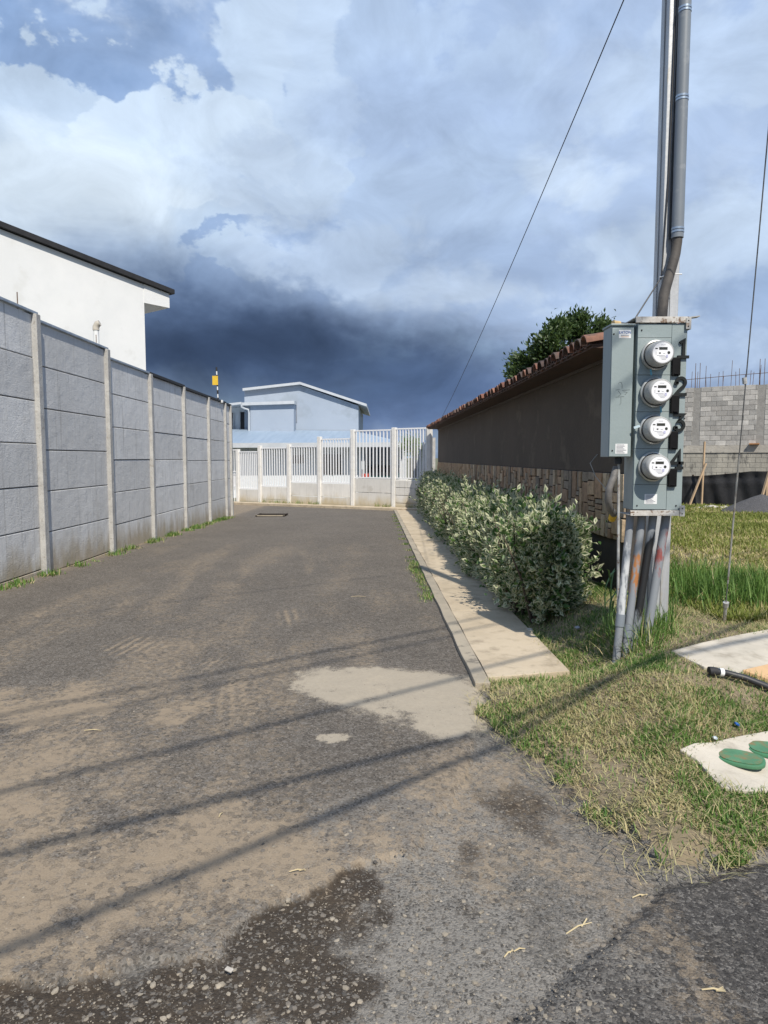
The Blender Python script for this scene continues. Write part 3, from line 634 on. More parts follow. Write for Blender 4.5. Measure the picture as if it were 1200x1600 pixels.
# ------------------------------------------------------------------ leaf generator
def leaf_mesh(name, pos, nrm, size, width, mat, up_bias=.3, fold=.25, seed=1):
    """one mesh of many folded leaves; attribute lf = (edge, random, -, 1)"""
    r = np.random.default_rng(seed); n = len(pos)
    d = nrm + r.normal(0, .7, (n, 3)); d[:, 2] += up_bias; d /= np.linalg.norm(d, axis=1)[:, None]
    s = np.cross(d, r.normal(0, 1, (n, 3))); s /= np.linalg.norm(s, axis=1)[:, None] + 1e-9; q = np.cross(s, d)
    L = size * r.uniform(.5, 1.35, n)[:, None]; Wd = L * width * .5
    v = np.stack([pos, pos + d * L * .5 + s * Wd + q * Wd * fold, pos + d * L * .5 - q * L * .04, pos + d * L * .5 - s * Wd + q * Wd * fold, pos + d * L - q * L * .12], 1).reshape(-1, 3)
    k = np.arange(n)[:, None] * 5
    tri = np.concatenate([k + np.array([[0, 1, 2]]), k + np.array([[0, 2, 3]]), k + np.array([[1, 4, 2]]), k + np.array([[2, 4, 3]])], 0)
    att = np.zeros((n, 5, 4)); att[:, :, 0] = [.35, 1, 0, 1, .8]; att[:, :, 1] = r.random(n)[:, None]; att[:, :, 3] = 1
    return tri_mesh(name, v, tri, att.reshape(-1, 4), mat)
def tri_mesh(name, v, tri, att, mat):
    me = bpy.data.meshes.new(name); me.vertices.add(len(v)); me.vertices.foreach_set('co', v.ravel().astype(np.float32))
    me.loops.add(tri.size); me.loops.foreach_set('vertex_index', tri.ravel().astype(np.int32))
    me.polygons.add(len(tri)); me.polygons.foreach_set('loop_start', np.arange(0, tri.size, 3, dtype=np.int32))
    me.update(calc_edges=True)
    ca = me.color_attributes.new('lf', 'FLOAT_COLOR', 'POINT'); ca.data.foreach_set('color', att.ravel().astype(np.float32))
    me.materials.append(mat); return me
def mat_leaf(name, g1, g2, edge=None, edge_share=.6, rough=.45, trans=.35):
    m, t, p = newmat(name); a = t.new('ShaderNodeAttribute', attribute_name='lf'); s = t.new('ShaderNodeSeparateColor'); t.put(s.inputs[0], a.outputs['Color'])
    col = t.mix(s.outputs[1], g1, g2)
    if edge:
        e = t.math('MULTIPLY', t.ss(t.math('ADD', s.outputs[0], t.math('MULTIPLY', t.math('FRACT', t.math('MULTIPLY', s.outputs[1], 13.7)), .38)), .35, .85), t.ss(t.math('FRACT', t.math('MULTIPLY', s.outputs[1], 7.31)), 1 - edge_share - .1, 1 - edge_share + .1))
        col = t.mix(e, col, edge)
    t.put(p.inputs['Base Color'], col); p.inputs['Roughness'].default_value = rough
    tr = t.new('ShaderNodeBsdfTranslucent'); t.put(tr.inputs[0], col); mx = t.new('ShaderNodeMixShader'); mx.inputs[0].default_value = trans
    t.l.new(p.outputs[0], mx.inputs[1]); t.l.new(tr.outputs[0], mx.inputs[2]); t.l.new(mx.outputs[0], t.n['Material Output'].inputs[0])
    return m
m_hedge = mat_leaf('variegated_leaf', (.045, .105, .025), (.13, .23, .06), (.68, .68, .46), .74, trans=.40)
m_twig = M('twig', (.10, .075, .05), (.07, .05, .035), 30, .9)
# ------------------------------------------------------------------ hedge
hedge = thing('hedge', 'variegated cream and green hedge growing beside the sidewalk', 'hedge', (1.3, 5.2, -.1))
def hedge_surface(n, seed, inner=0.):
    r = np.random.default_rng(seed); y = 5.38 + (20.6 - 5.38) * (r.random(n) ** 1.7)
    th = r.uniform(-.35, math.pi + .45, n)
    bump = fbm(y * 1.6, th * 1.5, 3, 31) - .5
    endf = np.clip((y - 5.25) / .8, .2, 1) ** .55
    gz = base(y) + .05; top = .81 + .05 * (y - 5) / 15 - .10 * (1 - endf) + .16 * (fbm(y * 1.1, y * 0, 3, 5) - .5)
    cx = 1.385 - .002 * (y - 5); hw = (.36 + .32 * bump) * endf
    cz = gz + (top - gz) * .40; hh = (top - cz) * (1 + .30 * bump)
    ct, stn = np.cos(th), np.sin(th)
    sq = (np.abs(ct) ** 2.15 + np.abs(stn) ** 2.15) ** (-1 / 2.15)
    rr = 1 - inner * r.random(n) ** .7 + .22 * r.random(n) * (r.random(n) < .10)
    x = cx - hw * ct * sq * rr; z = cz + hh * stn * sq * rr - .02
    z = np.where(th < 0, cz - hh * np.abs(np.sin(th)) * 2.2 * rr, z); z = np.where(th > math.pi, cz - hh * np.abs(np.sin(th)) * 2.2 * rr, z)
    nr = np.stack([-ct, np.zeros(n), stn], 1); nr[:, 1] -= np.where(y < 5.8, 1.0, .15)
    return np.stack([x, y, np.maximum(z, gz + .02)], 1), nr
pos, nr = hedge_surface(62000, 3, .38)
# near end cap
r_ = np.random.default_rng(12); m_ = 5200
ce = np.stack([1.38 + r_.normal(0, .16, m_), 5.28 + np.abs(r_.normal(0, .2, m_)), .03 + .74 * r_.random(m_) ** .8], 1)
ce[:, 1] += .9 * (np.abs(ce[:, 0] - 1.38)) + .25 * np.clip(ce[:, 2] - .45, 0, 1); ne = np.tile([0, -1., .2], (m_, 1)) + r_.normal(0, .5, (m_, 3))
pos = np.concatenate([pos, ce]); nr = np.concatenate([nr, ne])
sp, sn = [], []
for k in range(150):
    q0, n0_ = hedge_surface(1, 900 + k); d0 = n0_[0] / np.linalg.norm(n0_[0]) + r_.normal(0, .35, 3); d0[2] = abs(d0[2]) + .3; d0 /= np.linalg.norm(d0); Ls = r_.uniform(.06, .2)
    for m in range(9): sp.append(q0[0] + d0 * Ls * m / 8 + r_.normal(0, .006, 3)); sn.append(d0 + r_.normal(0, .6, 3))
pos = np.concatenate([pos, np.array(sp)]); nr = np.concatenate([nr, np.array(sn)])
far = np.argsort(pos[:, 1]); keep_ind = far[:240]; rest = far[240:]
o = bpy.data.objects.new('foliage', leaf_mesh('foliage', pos[rest] - np.array([1.3, 5.2, -.1]), nr[rest], .066, .50, m_hedge, .5, seed=4)); C.objects.link(o); o.parent = hedge; tag(o, kind='stuff')
lv = [leaf_mesh('leaf', np.zeros((1, 3)), np.array([[0, 0, 1.]]), .07, .50, m_hedge, 0, .25, 50 + i) for i in range(8)]
for i in keep_ind:
    q = Vector(nr[i] + rng.normal(0, .6, 3)).to_track_quat('Z', 'Y').to_matrix().to_4x4()
    put(lv[i % 8], 'leaf', hedge, Matrix.Translation(pos[i]) @ q @ Matrix.Rotation(random.uniform(0, 6.28), 4, 'Z'))
b = MB()
for i in range(70):
    y = 5.5 + 15 * random.random(); x = 1.30 + random.uniform(-.18, .18); z = float(base(y))
    for k in range(4):
        tx, ty = random.uniform(-.28, .28), random.uniform(-.3, .3)
        b.tube([(x, y, z), (x + tx * .4, y + ty * .4, z + .4), (x + tx, y + ty, z + random.uniform(.65, .92))], [.012, .009, .004], 5, False)
tag(b.build('stems', m_twig, hedge), kind='stuff')
# ------------------------------------------------------------------ brown wall with stone band and tile coping
def BW(y): return 2.10 - .0187 * y      # face of wall
m_brown = M('brown_render', (.098, .072, .050), (.078, .058, .040), 1.1, .9, .003, 30, c3=(.125, .094, .064), s3=2.2)
m_found = M('wall_base_paint', (.06, .052, .045), (.045, .04, .035), 3, .9, .003, 40)
m_soff = M('soffit_board', (.085, .045, .03), (.06, .035, .025), 4, .8, .002, 50)
m_fas = M('fascia_board', (.105, .08, .06), (.085, .066, .05), 6, .8)
bw = thing('brown_wall', 'dark brown wall with stone band and red tile coping behind the hedge', 'wall', (BW(5.6), 5.6, 0))
def along(x_off0, x_off1, z0, z1, y0=5.62, y1=21.6):
    vs = []
    for y in (y0, y1):
        for xo, z in ((x_off0, z0), (x_off1, z0), (x_off1, z1), (x_off0, z1)): vs.append((BW(y) + xo, y, z))
    return MB().add(vs, [(3, 2, 1, 0), (4, 5, 6, 7), (0, 1, 5, 4), (1, 2, 6, 5), (2, 3, 7, 6), (3, 0, 4, 7)])
along(0, .24, 1.14, 2.125).build('render_face', m_brown, bw)
along(.004, .236, -.7, 1.138).build('base_course', m_found, bw)
along(-.02, .26, 2.12, 2.153).build('top_plate', m_fas, bw)
along(-.31, .34, 2.155, 2.172).build('soffit', m_soff, bw)
# stones: irregular split pieces, near ones single
m_stone = [M('split_stone_%d' % i, c, tuple(x * .72 for x in c), 14, .9, .006, 60, c3=tuple(x * .5 for x in c), s3=22, rand=.22) for i, c in enumerate([(.50, .335, .20), (.40, .29, .19), (.56, .42, .27), (.34, .265, .19), (.45, .28, .165)])]
y = 5.63; cnt = 0; bulk = MB(); cols = []
while y < 21.5:
    wd = random.choice((.06, .085, .11, .15, .2)); z = .565
    while z < 1.13:
        h = min(random.choice((.05, .09, .14, .2, .27)), 1.137 - z)
        if 1.137 - (z + h) < .05: h = 1.137 - z
        pr = random.uniform(.012, .036); yy = y + random.uniform(-.008, .008)
        c = (BW(y) - pr / 2 + .004, yy + wd / 2, z + h / 2); dm = (pr + .008, wd - .010, h - .010)
        if cnt < 290:
            bb = MB().box(c, dm, Matrix.Rotation(random.uniform(-.05, .05), 3, 'X'))
            bb.build('stone', random.choice(m_stone), bw, bevel=.005); cnt += 1
        else: bulk.box(c, dm)
        z += h
    y += wd
tag(bulk.build('far_stones', m_stone[0], bw), kind='stuff')
# clay tiles across the coping
m_tile = [M('clay_tile_%d' % i, c, tuple(x * .6 for x in c), 9, .85, .004, 50, c3=(.07, .055, .045), s3=6, t3=(.48, .68), rand=.3) for i, c in enumerate([(.20, .085, .055), (.14, .07, .05), (.27, .13, .085), (.10, .065, .055)])]
def tile_mesh(concave, mat):
    n = 8; vs = []; r0, r1 = .085, .072; L = .46; th = .014
    for t, r in ((0, r0), (1, r1)):
        for rr in (r, r - th):
            for j in range(n + 1):
                a = math.pi * j / n; zz = math.sin(a) * rr * .85
                vs.append((t * L, math.cos(a) * rr, (-zz if concave else zz)))
    m = n + 1; fs = []
    for j in range(n):
        fs += [(j, j + 1, 2 * m + j + 1, 2 * m + j), (m + j + 1, m + j, 3 * m + j, 3 * m + j + 1), (j + 1, j, m + j, m + j + 1), (2 * m + j, 2 * m + j + 1, 3 * m + j + 1, 3 * m + j)]
    fs += [(0, 2 * m, 3 * m, m), (n, m + n, 3 * m + n, 2 * m + n)]
    return MB().add(vs, fs).mesh('roof_tile', mat, smooth=True)
tm_top = [tile_mesh(False, m) for m in m_tile]; tm_bot = [tile_mesh(True, m) for m in m_tile]
yy = 5.66; i = 0
while yy < 21.7:
    xe = BW(yy) - .36
    jit = random.uniform(-.02, .02); tilt = Matrix.Rotation(-.17 + random.uniform(-.03, .03), 4, 'Y')
    put(random.choice(tm_top), 'roof_tile', bw, Matrix.Translation((xe + jit, yy, 2.19)) @ tilt @ Matrix.Rotation(random.uniform(-.05, .05), 4, 'Z'))
    put(random.choice(tm_bot), 'roof_tile', bw, Matrix.Translation((xe + .02, yy + .0925, 2.235)) @ tilt)
    put(random.choice(tm_top), 'roof_tile', bw, Matrix.Translation((xe + .34, yy, 2.245)) @ tilt)
    yy += .185; i += 1
along(-.33, .35, 2.174, 2.186, 5.62, 21.7).build('tile_bed', m_soff, bw)
# ridge back slope closing the coping
vs = []
for y in (5.64, 21.7): vs += [(BW(y) - .31, y, 2.188), (BW(y) + .20, y, 2.29), (BW(y) + .36, y, 2.188)]
MB().add(vs, [(0, 1, 2), (5, 4, 3), (0, 3, 4, 1), (1, 4, 5, 2), (2, 5, 3, 0)]).build('coping_core', m_tile[1], bw)
MB().tube([(BW(6.35) - .01, 6.35, 1.30), (BW(6.3) - .09, 6.3, 1.22), (BW(6.2) - .07, 6.2, 1.10), (BW(6.0) - .03, 6.0, .98)], .004, 5).build('loose_wire', M('pale_wire', (.45, .42, .36)), bw)
# ------------------------------------------------------------------ tree behind the wall
m_tleaf = mat_leaf('tree_leaf', (.030, .062, .018), (.075, .12, .028), None, 0, .5, .3)
tx = at(880, 560, 26.0); tree = thing('leafy_tree', 'green leafy tree rising behind the tiled brown wall', 'tree', (tx.x, 26, -.55))
m_bark = M('bark', (.12, .10, .08), (.08, .065, .05), 12, .9, .01, 30)
top0 = Vector((tx.x, 26, 0)); b = MB(); b.tube([(tx.x, 26, -.6), (tx.x - .1, 26, 1.0), (tx.x, 26.05, 2.4), (tx.x + .1, 26, 4.0)], [.22, .18, .14, .07], 10)
lp = []; tr_ = np.random.default_rng(5)
clumps = [(812, 588, .5), (822, 572, .7), (845, 555, .9), (868, 535, .9), (893, 512, .75), (905, 530, .9), (880, 560, 1.0), (925, 535, .6), (940, 515, .5), (850, 580, .9), (905, 570, .9), (950, 560, .8), (980, 550, .8), (835, 600, .8), (900, 600, 1.0), (900, 505, .5), (870, 520, .5), (950, 600, .9)]
for px, py, rr in clumps:
    Yc = 26 + tr_.uniform(-.9, .9); c = at(px, py, Yc)
    b.tube([(tx.x + tr_.uniform(-.1, .1), 26, tr_.uniform(2.0, 3.4)), tuple((Vector((tx.x, 26, 3.4)) + c) / 2 + Vector((0, 0, -.2))), tuple(c)], [.06, .04, .012], 6, False)
    for k in range(7):
        cc_ = np.array(c) + tr_.normal(0, rr * .22, 3); n_ = 150
        lp.append(cc_ + tr_.normal(0, .17, (n_, 3)) * np.array([1.1, 1.1, .8]))
lp = np.concatenate(lp); b.build('trunk', m_bark, tree)
ctr = np.array([tx.x, 26, 3.8]); nn = lp - ctr; nn /= np.linalg.norm(nn, axis=1)[:, None]
o = bpy.data.objects.new('crown', leaf_mesh('crown', lp - np.array([tx.x, 26, -.55]), nn, .17, .46, m_tleaf, .2, .2, 8)); C.objects.link(o); o.parent = tree
yp = thing('yard_plant', 'bright green plant showing behind the right end of the fence', 'plant', (V(641, 700, 29).x, 29, -.58))
pp = V(641, 697, 29.); q = tr_.normal(0, .2, (1600, 3)) + np.array(pp); q2 = q - np.array(pp)
o = bpy.data.objects.new('foliage', leaf_mesh('foliage', q - np.array([V(641, 700, 29).x, 29, -.58]), q2 / (np.linalg.norm(q2, axis=1)[:, None] + .01), .10, .35, mat_leaf('bright_leaf', (.09, .17, .02), (.14, .24, .03)), .5, .2, 9)); C.objects.link(o); o.parent = yp
MB().tube([(pp.x, 29, -.6), (pp.x + .05, 29, pp.z)], [.05, .02], 6).build('stem', m_bark, yp)
# ------------------------------------------------------------------ unfinished block wall across the lot
m_block = [M('concrete_block_%d' % i, c, tuple(x * .8 for x in c), 5, .93, .006, 40, rand=.2) for i, c in enumerate([(.47, .45, .42), (.41, .395, .37), (.36, .35, .33), (.53, .51, .475)])]
m_mort = M('mortar', (.31, .30, .28), (.25, .24, .225), 6, .95, .006, 30)
m_beam = M('cast_beam', (.46, .43, .375), (.36, .335, .295), 2.5, .93, .01, 15, c3=(.19, .18, .165), s3=3)
m_col = M('cast_column', (.19, .15, .115), (.13, .105, .085), 4, .93, .01, 20)
m_low = M('stained_blocks', (.40, .375, .32), (.29, .275, .24), 2.2, .93, .01, 15, c3=(.13, .125, .115), s3=3.5, stretch=(1, 1, .4))
A0 = Vector((at(1040, 700, 29.3).x, 29.3, 0)); A1 = Vector((at(1275, 700, 26.4).x, 26.4, 0)); bd = (A1 - A0).normalized(); bn = Vector((bd.y, -bd.x, 0)); brot = Matrix.Rotation(math.atan2(bd.y, bd.x), 4, 'Z'); LB = (A1 - A0).length
blk = thing('block_wall', 'unfinished grey concrete block wall with rebar on top across the lot', 'wall', (A0.x, A0.y, -.6))
def bpos(px):
    xr = (px - 600) / F; return (xr * A0.y - A0.x) / (bd.x - xr * bd.y)
colsx = [(bpos(1079), bpos(1090)), (bpos(1178), bpos(1190))]
ZT, ZB1, ZB0 = 4.17, 1.77, 1.47
bm_full = [MB().box((0, 0, 0), (.388, .15, .188)).mesh('block', m, bevel=.006) for m in m_block]
def wall_box(s0, s1, z0, z1, d0, d1, name, mat):
    p = A0 + bd * s0 + bn * d1; q = A0 + bd * s1 + bn * d1
    return MB().prism([p + Vector((0, 0, z0)), q + Vector((0, 0, z0)), q + Vector((0, 0, z1)), p + Vector((0, 0, z1))], -bn * (d1 - d0)).build(name, mat, blk)
wall_box(0, LB, -.7, ZT - .02, -.16, -.012, 'mortar_core', m_mort)
wall_box(-.02, LB + .02, ZB0, ZB1, -.10, .035, 'beam', m_beam)
lower = MB(); iv_ = [(0, colsx[0][0]), (colsx[0][1], colsx[1][0]), (colsx[1][1], LB)]
for r in range(20):
    up = r < 12; z = (ZT - .1 - .2 * r) if up else (ZB0 - .1 - .2 * (r - 12))
    for (i0, i1) in (iv_ if up else [(0, LB)]):
        s = i0 - (.2 if r % 2 else 0)
        while s < i1 - .03:
            a_, b_ = max(s, i0), min(s + .4, i1); p = A0 + bd * ((a_ + b_) / 2) - bn * (.078 - random.uniform(0, .008)); wl = b_ - a_ - .012
            if wl > .04:
                if up: put(random.choice(bm_full), 'block', blk, Matrix.Translation((p.x, p.y, z)) @ brot @ Matrix.Diagonal((wl / .388, 1, 1, 1)))
                else: lower.box((p.x, p.y, z), (wl, .15, .19), brot.to_3x3())
            s += .4
tag(lower.build('stained_blocks', m_low, blk), kind='stuff')
for c0, c1 in colsx:
    wall_box(c0 + .01, c1 - .01, ZB1, ZT - .12, -.14, -.035, 'column', m_col)
    for ds in (.03, .2):
        p = A0 + bd * (c0 + ds) - bn * .05; MB().tube([p + Vector((0, 0, ZT - .2)), p + Vector((0, 0, ZT + 1.0))], .012, 5).build('rebar', m_rust, blk)
for i in range(34):
    s = bpos(1072) + i * .165 + random.uniform(-.1, .1); h = random.choice((.5, .55, .7, .75, 1.0)) * random.uniform(.75, 1.1); p = A0 + bd * s - bn * random.uniform(.03, .1)
    MB().tube([p + Vector((0, 0, ZT - .05)), p + bd * random.uniform(-.03, .03) + Vector((0, 0, ZT + h))], .010, 5).build('rebar', m_rust, blk)
for dz in (.42,): MB().tube([A0 - bn * .06 + Vector((0, 0, ZT + dz - .1)), A0 + bd * LB * .5 - bn * .06 + Vector((0, 0, ZT + dz)), A1 - bn * .06 + Vector((0, 0, ZT + dz + .06))], .012, 5).build('rebar_rail', m_rust, blk)
p = A0 + bd * bpos(1176) + bn * .1; MB().box((p.x, p.y, ZB1 + .05), (.36, .2, .05), brot.to_3x3()).build('form_board', M('orange_timber', (.42, .21, .09), None, 9, .8), blk)
# black shade-cloth fence
m_net = M('black_shade_cloth', (.016, .016, .018), (.024, .024, .026), 8, .75, .004, 200)
n0, n1_ = Vector((at(1020, 745, 25.6).x, 25.6, 0)), Vector((at(1290, 725, 21.6).x, 21.6, 0)); nd = (n1_ - n0); NL = nd.length; nd.normalize(); nnv = Vector((nd.y, -nd.x, 0))
sc = thing('shade_cloth_fence', 'sagging black shade cloth fence in front of the block wall', 'fence', tuple(n0 + Vector((0, 0, -.5))))
gx, gz_ = 90, 14; vs = []
for j in range(gz_ + 1):
    for i in range(gx + 1):
        s = NL * i / gx; p = n0 + nd * s; t = j / gz_
        zt = .58 + .38 * (i / gx) - .07 * abs(math.sin(math.pi * s / 3.4)) ; zb = float(base(p.y)) - .08
        fold = .05 * math.sin(s * 5 + 3 * t) * (1 - t) + .03 * math.sin(t * 17 + s * .8) * math.exp(-((t - .85) / .15) ** 2) + .02 * math.sin(s * 13 + t * 4)
        q = p + nnv * fold; vs.append((q.x, q.y, zb + (zt - zb) * t))
fs = [(j * (gx + 1) + i, j * (gx + 1) + i + 1, (j + 1) * (gx + 1) + i + 1, (j + 1) * (gx + 1) + i) for j in range(gz_) for i in range(gx)]
MB().add(vs, fs).build('cloth', m_net, sc, smooth=True)
for k in range(5):
    p = n0 + nd * (NL * (k + .3) / 5) - nnv * .07; MB().bar(p + Vector((0, 0, -.7)), p + Vector((0, 0, .6 + .06 * k)), .05, .05).build('stake', m_rust, sc)
m_wood = M('raw_timber', (.50, .36, .23), (.40, .28, .17), 5, .8, .003, 30, stretch=(3, 3, .5))
def prop(label, a, bq, wd=.075):
    t = thing('timber_prop', label, 'timber', (a.x, a.y, a.z), 'timber props by the block wall'); MB().bar(a, bq, wd, .05).build('plank', m_wood, t, bevel=.004)
prop('upright timber post standing before the black shade cloth', Vector((at(1096, 790, 24.1).x, 24.1, -.55)), at(1101, 690, 24.1))
prop('leaning timber brace meeting the upright post by the shade cloth', Vector((at(1075, 786, 23.9).x, 23.9, -.55)), at(1103, 724, 24.0))
prop('leaning timber brace rising behind the gravel pile', Vector((at(1184, 782, 21.8).x, 21.8, -.5)), at(1206, 722, 21.9))
prop('short upright timber right of the gravel pile brace', Vector((at(1197.5, 782, 22.0).x, 22.0, -.5)), at(1198.5, 750, 22.0), .06)
# gravel pile and rubble
m_grav = M('dark_gravel', (.085, .083, .085), (.06, .058, .06), 25, .95, .03, 30, c3=(.15, .145, .14), s3=45)
gp = Vector((at(1190, 800, 20.4).x, 20.4, -.42)); vs = []; n = 44
for j in range(n):
    for i in range(n):
        u, v = (i / (n - 1) - .5) * 3.2, (j / (n - 1) - .5) * 2.6; rr = math.hypot(u / 1.35, v / 1.1)
        h = max(0, 1 - rr) ** .85 * .66 + .05 * float(fbm(np.array([u * 4 + 9]), np.array([v * 4 + 5]), 3, 2)[0]) - .06
        vs.append((gp.x + u, gp.y + v, gp.z + h))
pile = MB().add(vs, [(j * n + i, j * n + i + 1, (j + 1) * n + i + 1, (j + 1) * n + i) for j in range(n - 1) for i in range(n - 1)]).build('gravel_pile', m_grav, smooth=True)
tag(pile, 'pile of dark grey gravel lying on the grass before the shade cloth', 'gravel pile')
def rock_mesh(seed, mat, r=1.):
    rr = random.Random(seed); bm = bmesh.new(); bmesh.ops.create_icosphere(bm, subdivisions=1, radius=r)
    for v in bm.verts: v.co *= rr.uniform(.72, 1.15)
    me = bpy.data.meshes.new('rock'); bm.to_mesh(me); bm.free(); me.materials.append(mat); return me
m_rub = M('pale_rubble', (.48, .45, .40), (.36, .34, .30), 9, .9, .01, 30)
rubm = [rock_mesh(i, m_rub) for i in range(4)]
rub = thing('rubble_row', 'row of pale rubble lumps in the grass before the shade cloth', 'rubble', (at(1100, 795, 22.6).x, 22.6, -.45))
for i in range(26):
    p = at(1084 + i * 2.0 + random.uniform(-3, 3), 792, 22.6 + random.uniform(-.5, .3)); s = random.uniform(.05, .15)
    put(rubm[i % 4], 'lump', rub, Matrix.Translation((p.x, p.y, -.45 + s * .3)) @ Matrix.Diagonal((s * 1.3, s, s * .8, 1)))
# ------------------------------------------------------------------ meter bank
m_cab = M('cabinet_grey', (.275, .325, .325), (.255, .305, .305), 3, .42, .0008, 60, c3=(.30, .345, .345), s3=5)
m_cabs = M('cabinet_side', (.275, .325, .325), (.255, .305, .305), 3, .45)
m_gap = M('gap_dark', (.02, .022, .022)); m_galv = M('galvanised', (.50, .50, .48), (.36, .35, .33), 14, .55, .001, 60, c3=(.20, .13, .08), s3=18, t3=(.56, .68), metal=.35)
m_galvw = M('worn_white_angle', (.58, .56, .52), (.44, .41, .37), 18, .7, .001, 60, c3=(.17, .11, .07), s3=22, t3=(.54, .62))
YF = 4.10
def X(px): return (px - 600) / F * YF * (1 / 1.0)
def xz(px, py, Y=YF): p = at(px, py, Y); return p.x, p.z
bank = thing('meter_bank', 'grey green electric meter cabinet with four round meters numbered one to four', 'meter cabinet', (1.66, YF + .08, .95))
lx0, ztL = xz(956, 509); lx1 = xz(991.5, 509)[0]; zbL = xz(956, 714)[1]
def cab(x0, x1, z0, z1, y0, y1, name, mat, parent, bevel=.004):
    return MB().box(((x0 + x1) / 2, (y0 + y1) / 2, (z0 + z1) / 2), (x1 - x0, y1 - y0, z1 - z0)).build(name, mat, parent, bevel=bevel, smooth=False)
tapbox = cab(lx0, lx1, zbL, ztL, YF + .006, YF + .155, 'tap_box', m_cabs, bank)
cab(lx0 + .003, lx1 - .003, zbL + .003, ztL - .012, YF - .002, YF + .0055, 'cover', m_cab, tapbox, .002)
cab(lx0 - .006, lx1 + .004, ztL + .001, ztL + .012, YF - .008, YF + .16, 'lid', m_cab, tapbox, .003)
for px, py in ((959, 522), (956.5, 704), (988, 704)):
    x, z = xz(px, py); MB().lathe([(0, .005), (.004, .004)], (x, YF - .002, z), (0, -1, 0), 10).build('screw', m_gap, tapbox)
mx0, mzt = xz(996.5, 505); mx1 = xz(1075, 505)[0]; mzb = xz(996, 797)[1]
body = cab(mx0, mx1, mzb, mzt, YF + .006, YF + .165, 'cabinet_body', m_cabs, bank)
mxd = xz(1047, 600)[0]
rowsy = [506, 528, 586, 643.5, 701, 757, 796]
for i in range(6):
    z1, z0 = xz(1000, rowsy[i])[1], xz(1000, rowsy[i + 1])[1]
    cab(mx0 + .002, mxd - .001, z0 + .0012, z1 - .0012, YF - .002, YF + .0055, 'meter_cover' if 0 < i < 5 else 'blank_cover', m_cab, bank, .0015)
cab(mxd + .001, mx1 - .002, mzb + .001, mzt - .001, YF - .001, YF + .0055, 'breaker_cover', m_cab, bank, .0015)
for px, py in ((1002.5, 516), (995, 790), (1069, 654), (1056, 790)):
    x, z = xz(px, py); MB().lathe([(0, .005), (.004, .004)], (x, YF - .002, z), (0, -1, 0), 10).build('screw', m_gap, bank)
# stickers
m_pap = M('white_sticker', (.80, .80, .79), (.74, .74, .73), 40, .5); m_ink = M('ink_grey', (.30, .30, .32), (.22, .22, .25), 60, .7); m_inkb = M('ink_blue', (.03, .13, .42), None, 60, .6); m_inko = M('ink_orange', (.62, .36, .2), None, 60, .6)
def text_mesh(s, size, mat, ext=.0006):
    cu = bpy.data.curves.new('lettering', 'FONT'); cu.body = s; cu.size = size; cu.align_x = 'CENTER'; cu.align_y = 'CENTER'; cu.extrude = ext
    to = bpy.data.objects.new('lettering', cu); C.objects.link(to); dg_ = bpy.context.evaluated_depsgraph_get(); dg_.update()
    me = bpy.data.meshes.new_from_object(to.evaluated_get(dg_)); bpy.data.objects.remove(to); bpy.data.curves.remove(cu)
    me.materials.clear(); me.materials.append(mat); return me
FRONT = Matrix.Rotation(R(90), 4, 'X')
def sticker(px0, px1, py0, py1, parent, name='sticker'):
    x0, z1 = xz(px0, py0); x1, z0 = xz(px1, py1)
    return cab(x0, x1, z0, z1, YF - .0032, YF - .0021, name, m_pap, parent, 0), x0, x1, z0, z1
st, x0, x1, z0, z1 = sticker(967, 985.5, 515.5, 528.5, tapbox)
put(text_mesh('EATON', .0215, m_inkb), 'lettering', tapbox, Matrix.Translation(((x0 + x1) / 2, YF - .0038, z1 - .0155)) @ FRONT)
for k in range(2): cab(x0 + .012, x1 - .012, z0 + .006 + .009 * k, z0 + .0095 + .009 * k, YF - .0042, YF - .0034, 'print_line', m_ink if k else m_inko, tapbox, 0)
for a4, par in (((961.5, 980, 693.5, 709), tapbox), ((1007, 1026, 772, 787.5), bank)):
    st, x0, x1, z0, z1 = sticker(*a4, par)
    for k in range(7):
        zz = z1 - .006 - .0078 * k; cab(x0 + .006, x1 - random.uniform(.006, .03), zz - .0016, zz + .0016, YF - .0042, YF - .0034, 'print_line', m_ink, par, 0)
# marker scrawl on the tap box
m_scr = M('marker_scrawl', (.10, .12, .12), (.13, .15, .15), 30, .7)
for pts in ([(966, 600), (968, 597), (971, 598), (972, 602), (972, 607)], [(962, 609.5), (968, 608.5)], [(972, 610), (984, 609)], [(966, 611), (970, 616), (966, 619)], [(962, 620.5), (975, 619.5)], [(970, 621), (970, 629), (968, 633)], [(974, 612), (980, 613), (976, 617)]):
    MB().tube([Vector((xz(*p)[0], YF - .0022, xz(*p)[1])) for p in pts], .0014, 4).build('scrawl', m_scr, tapbox)
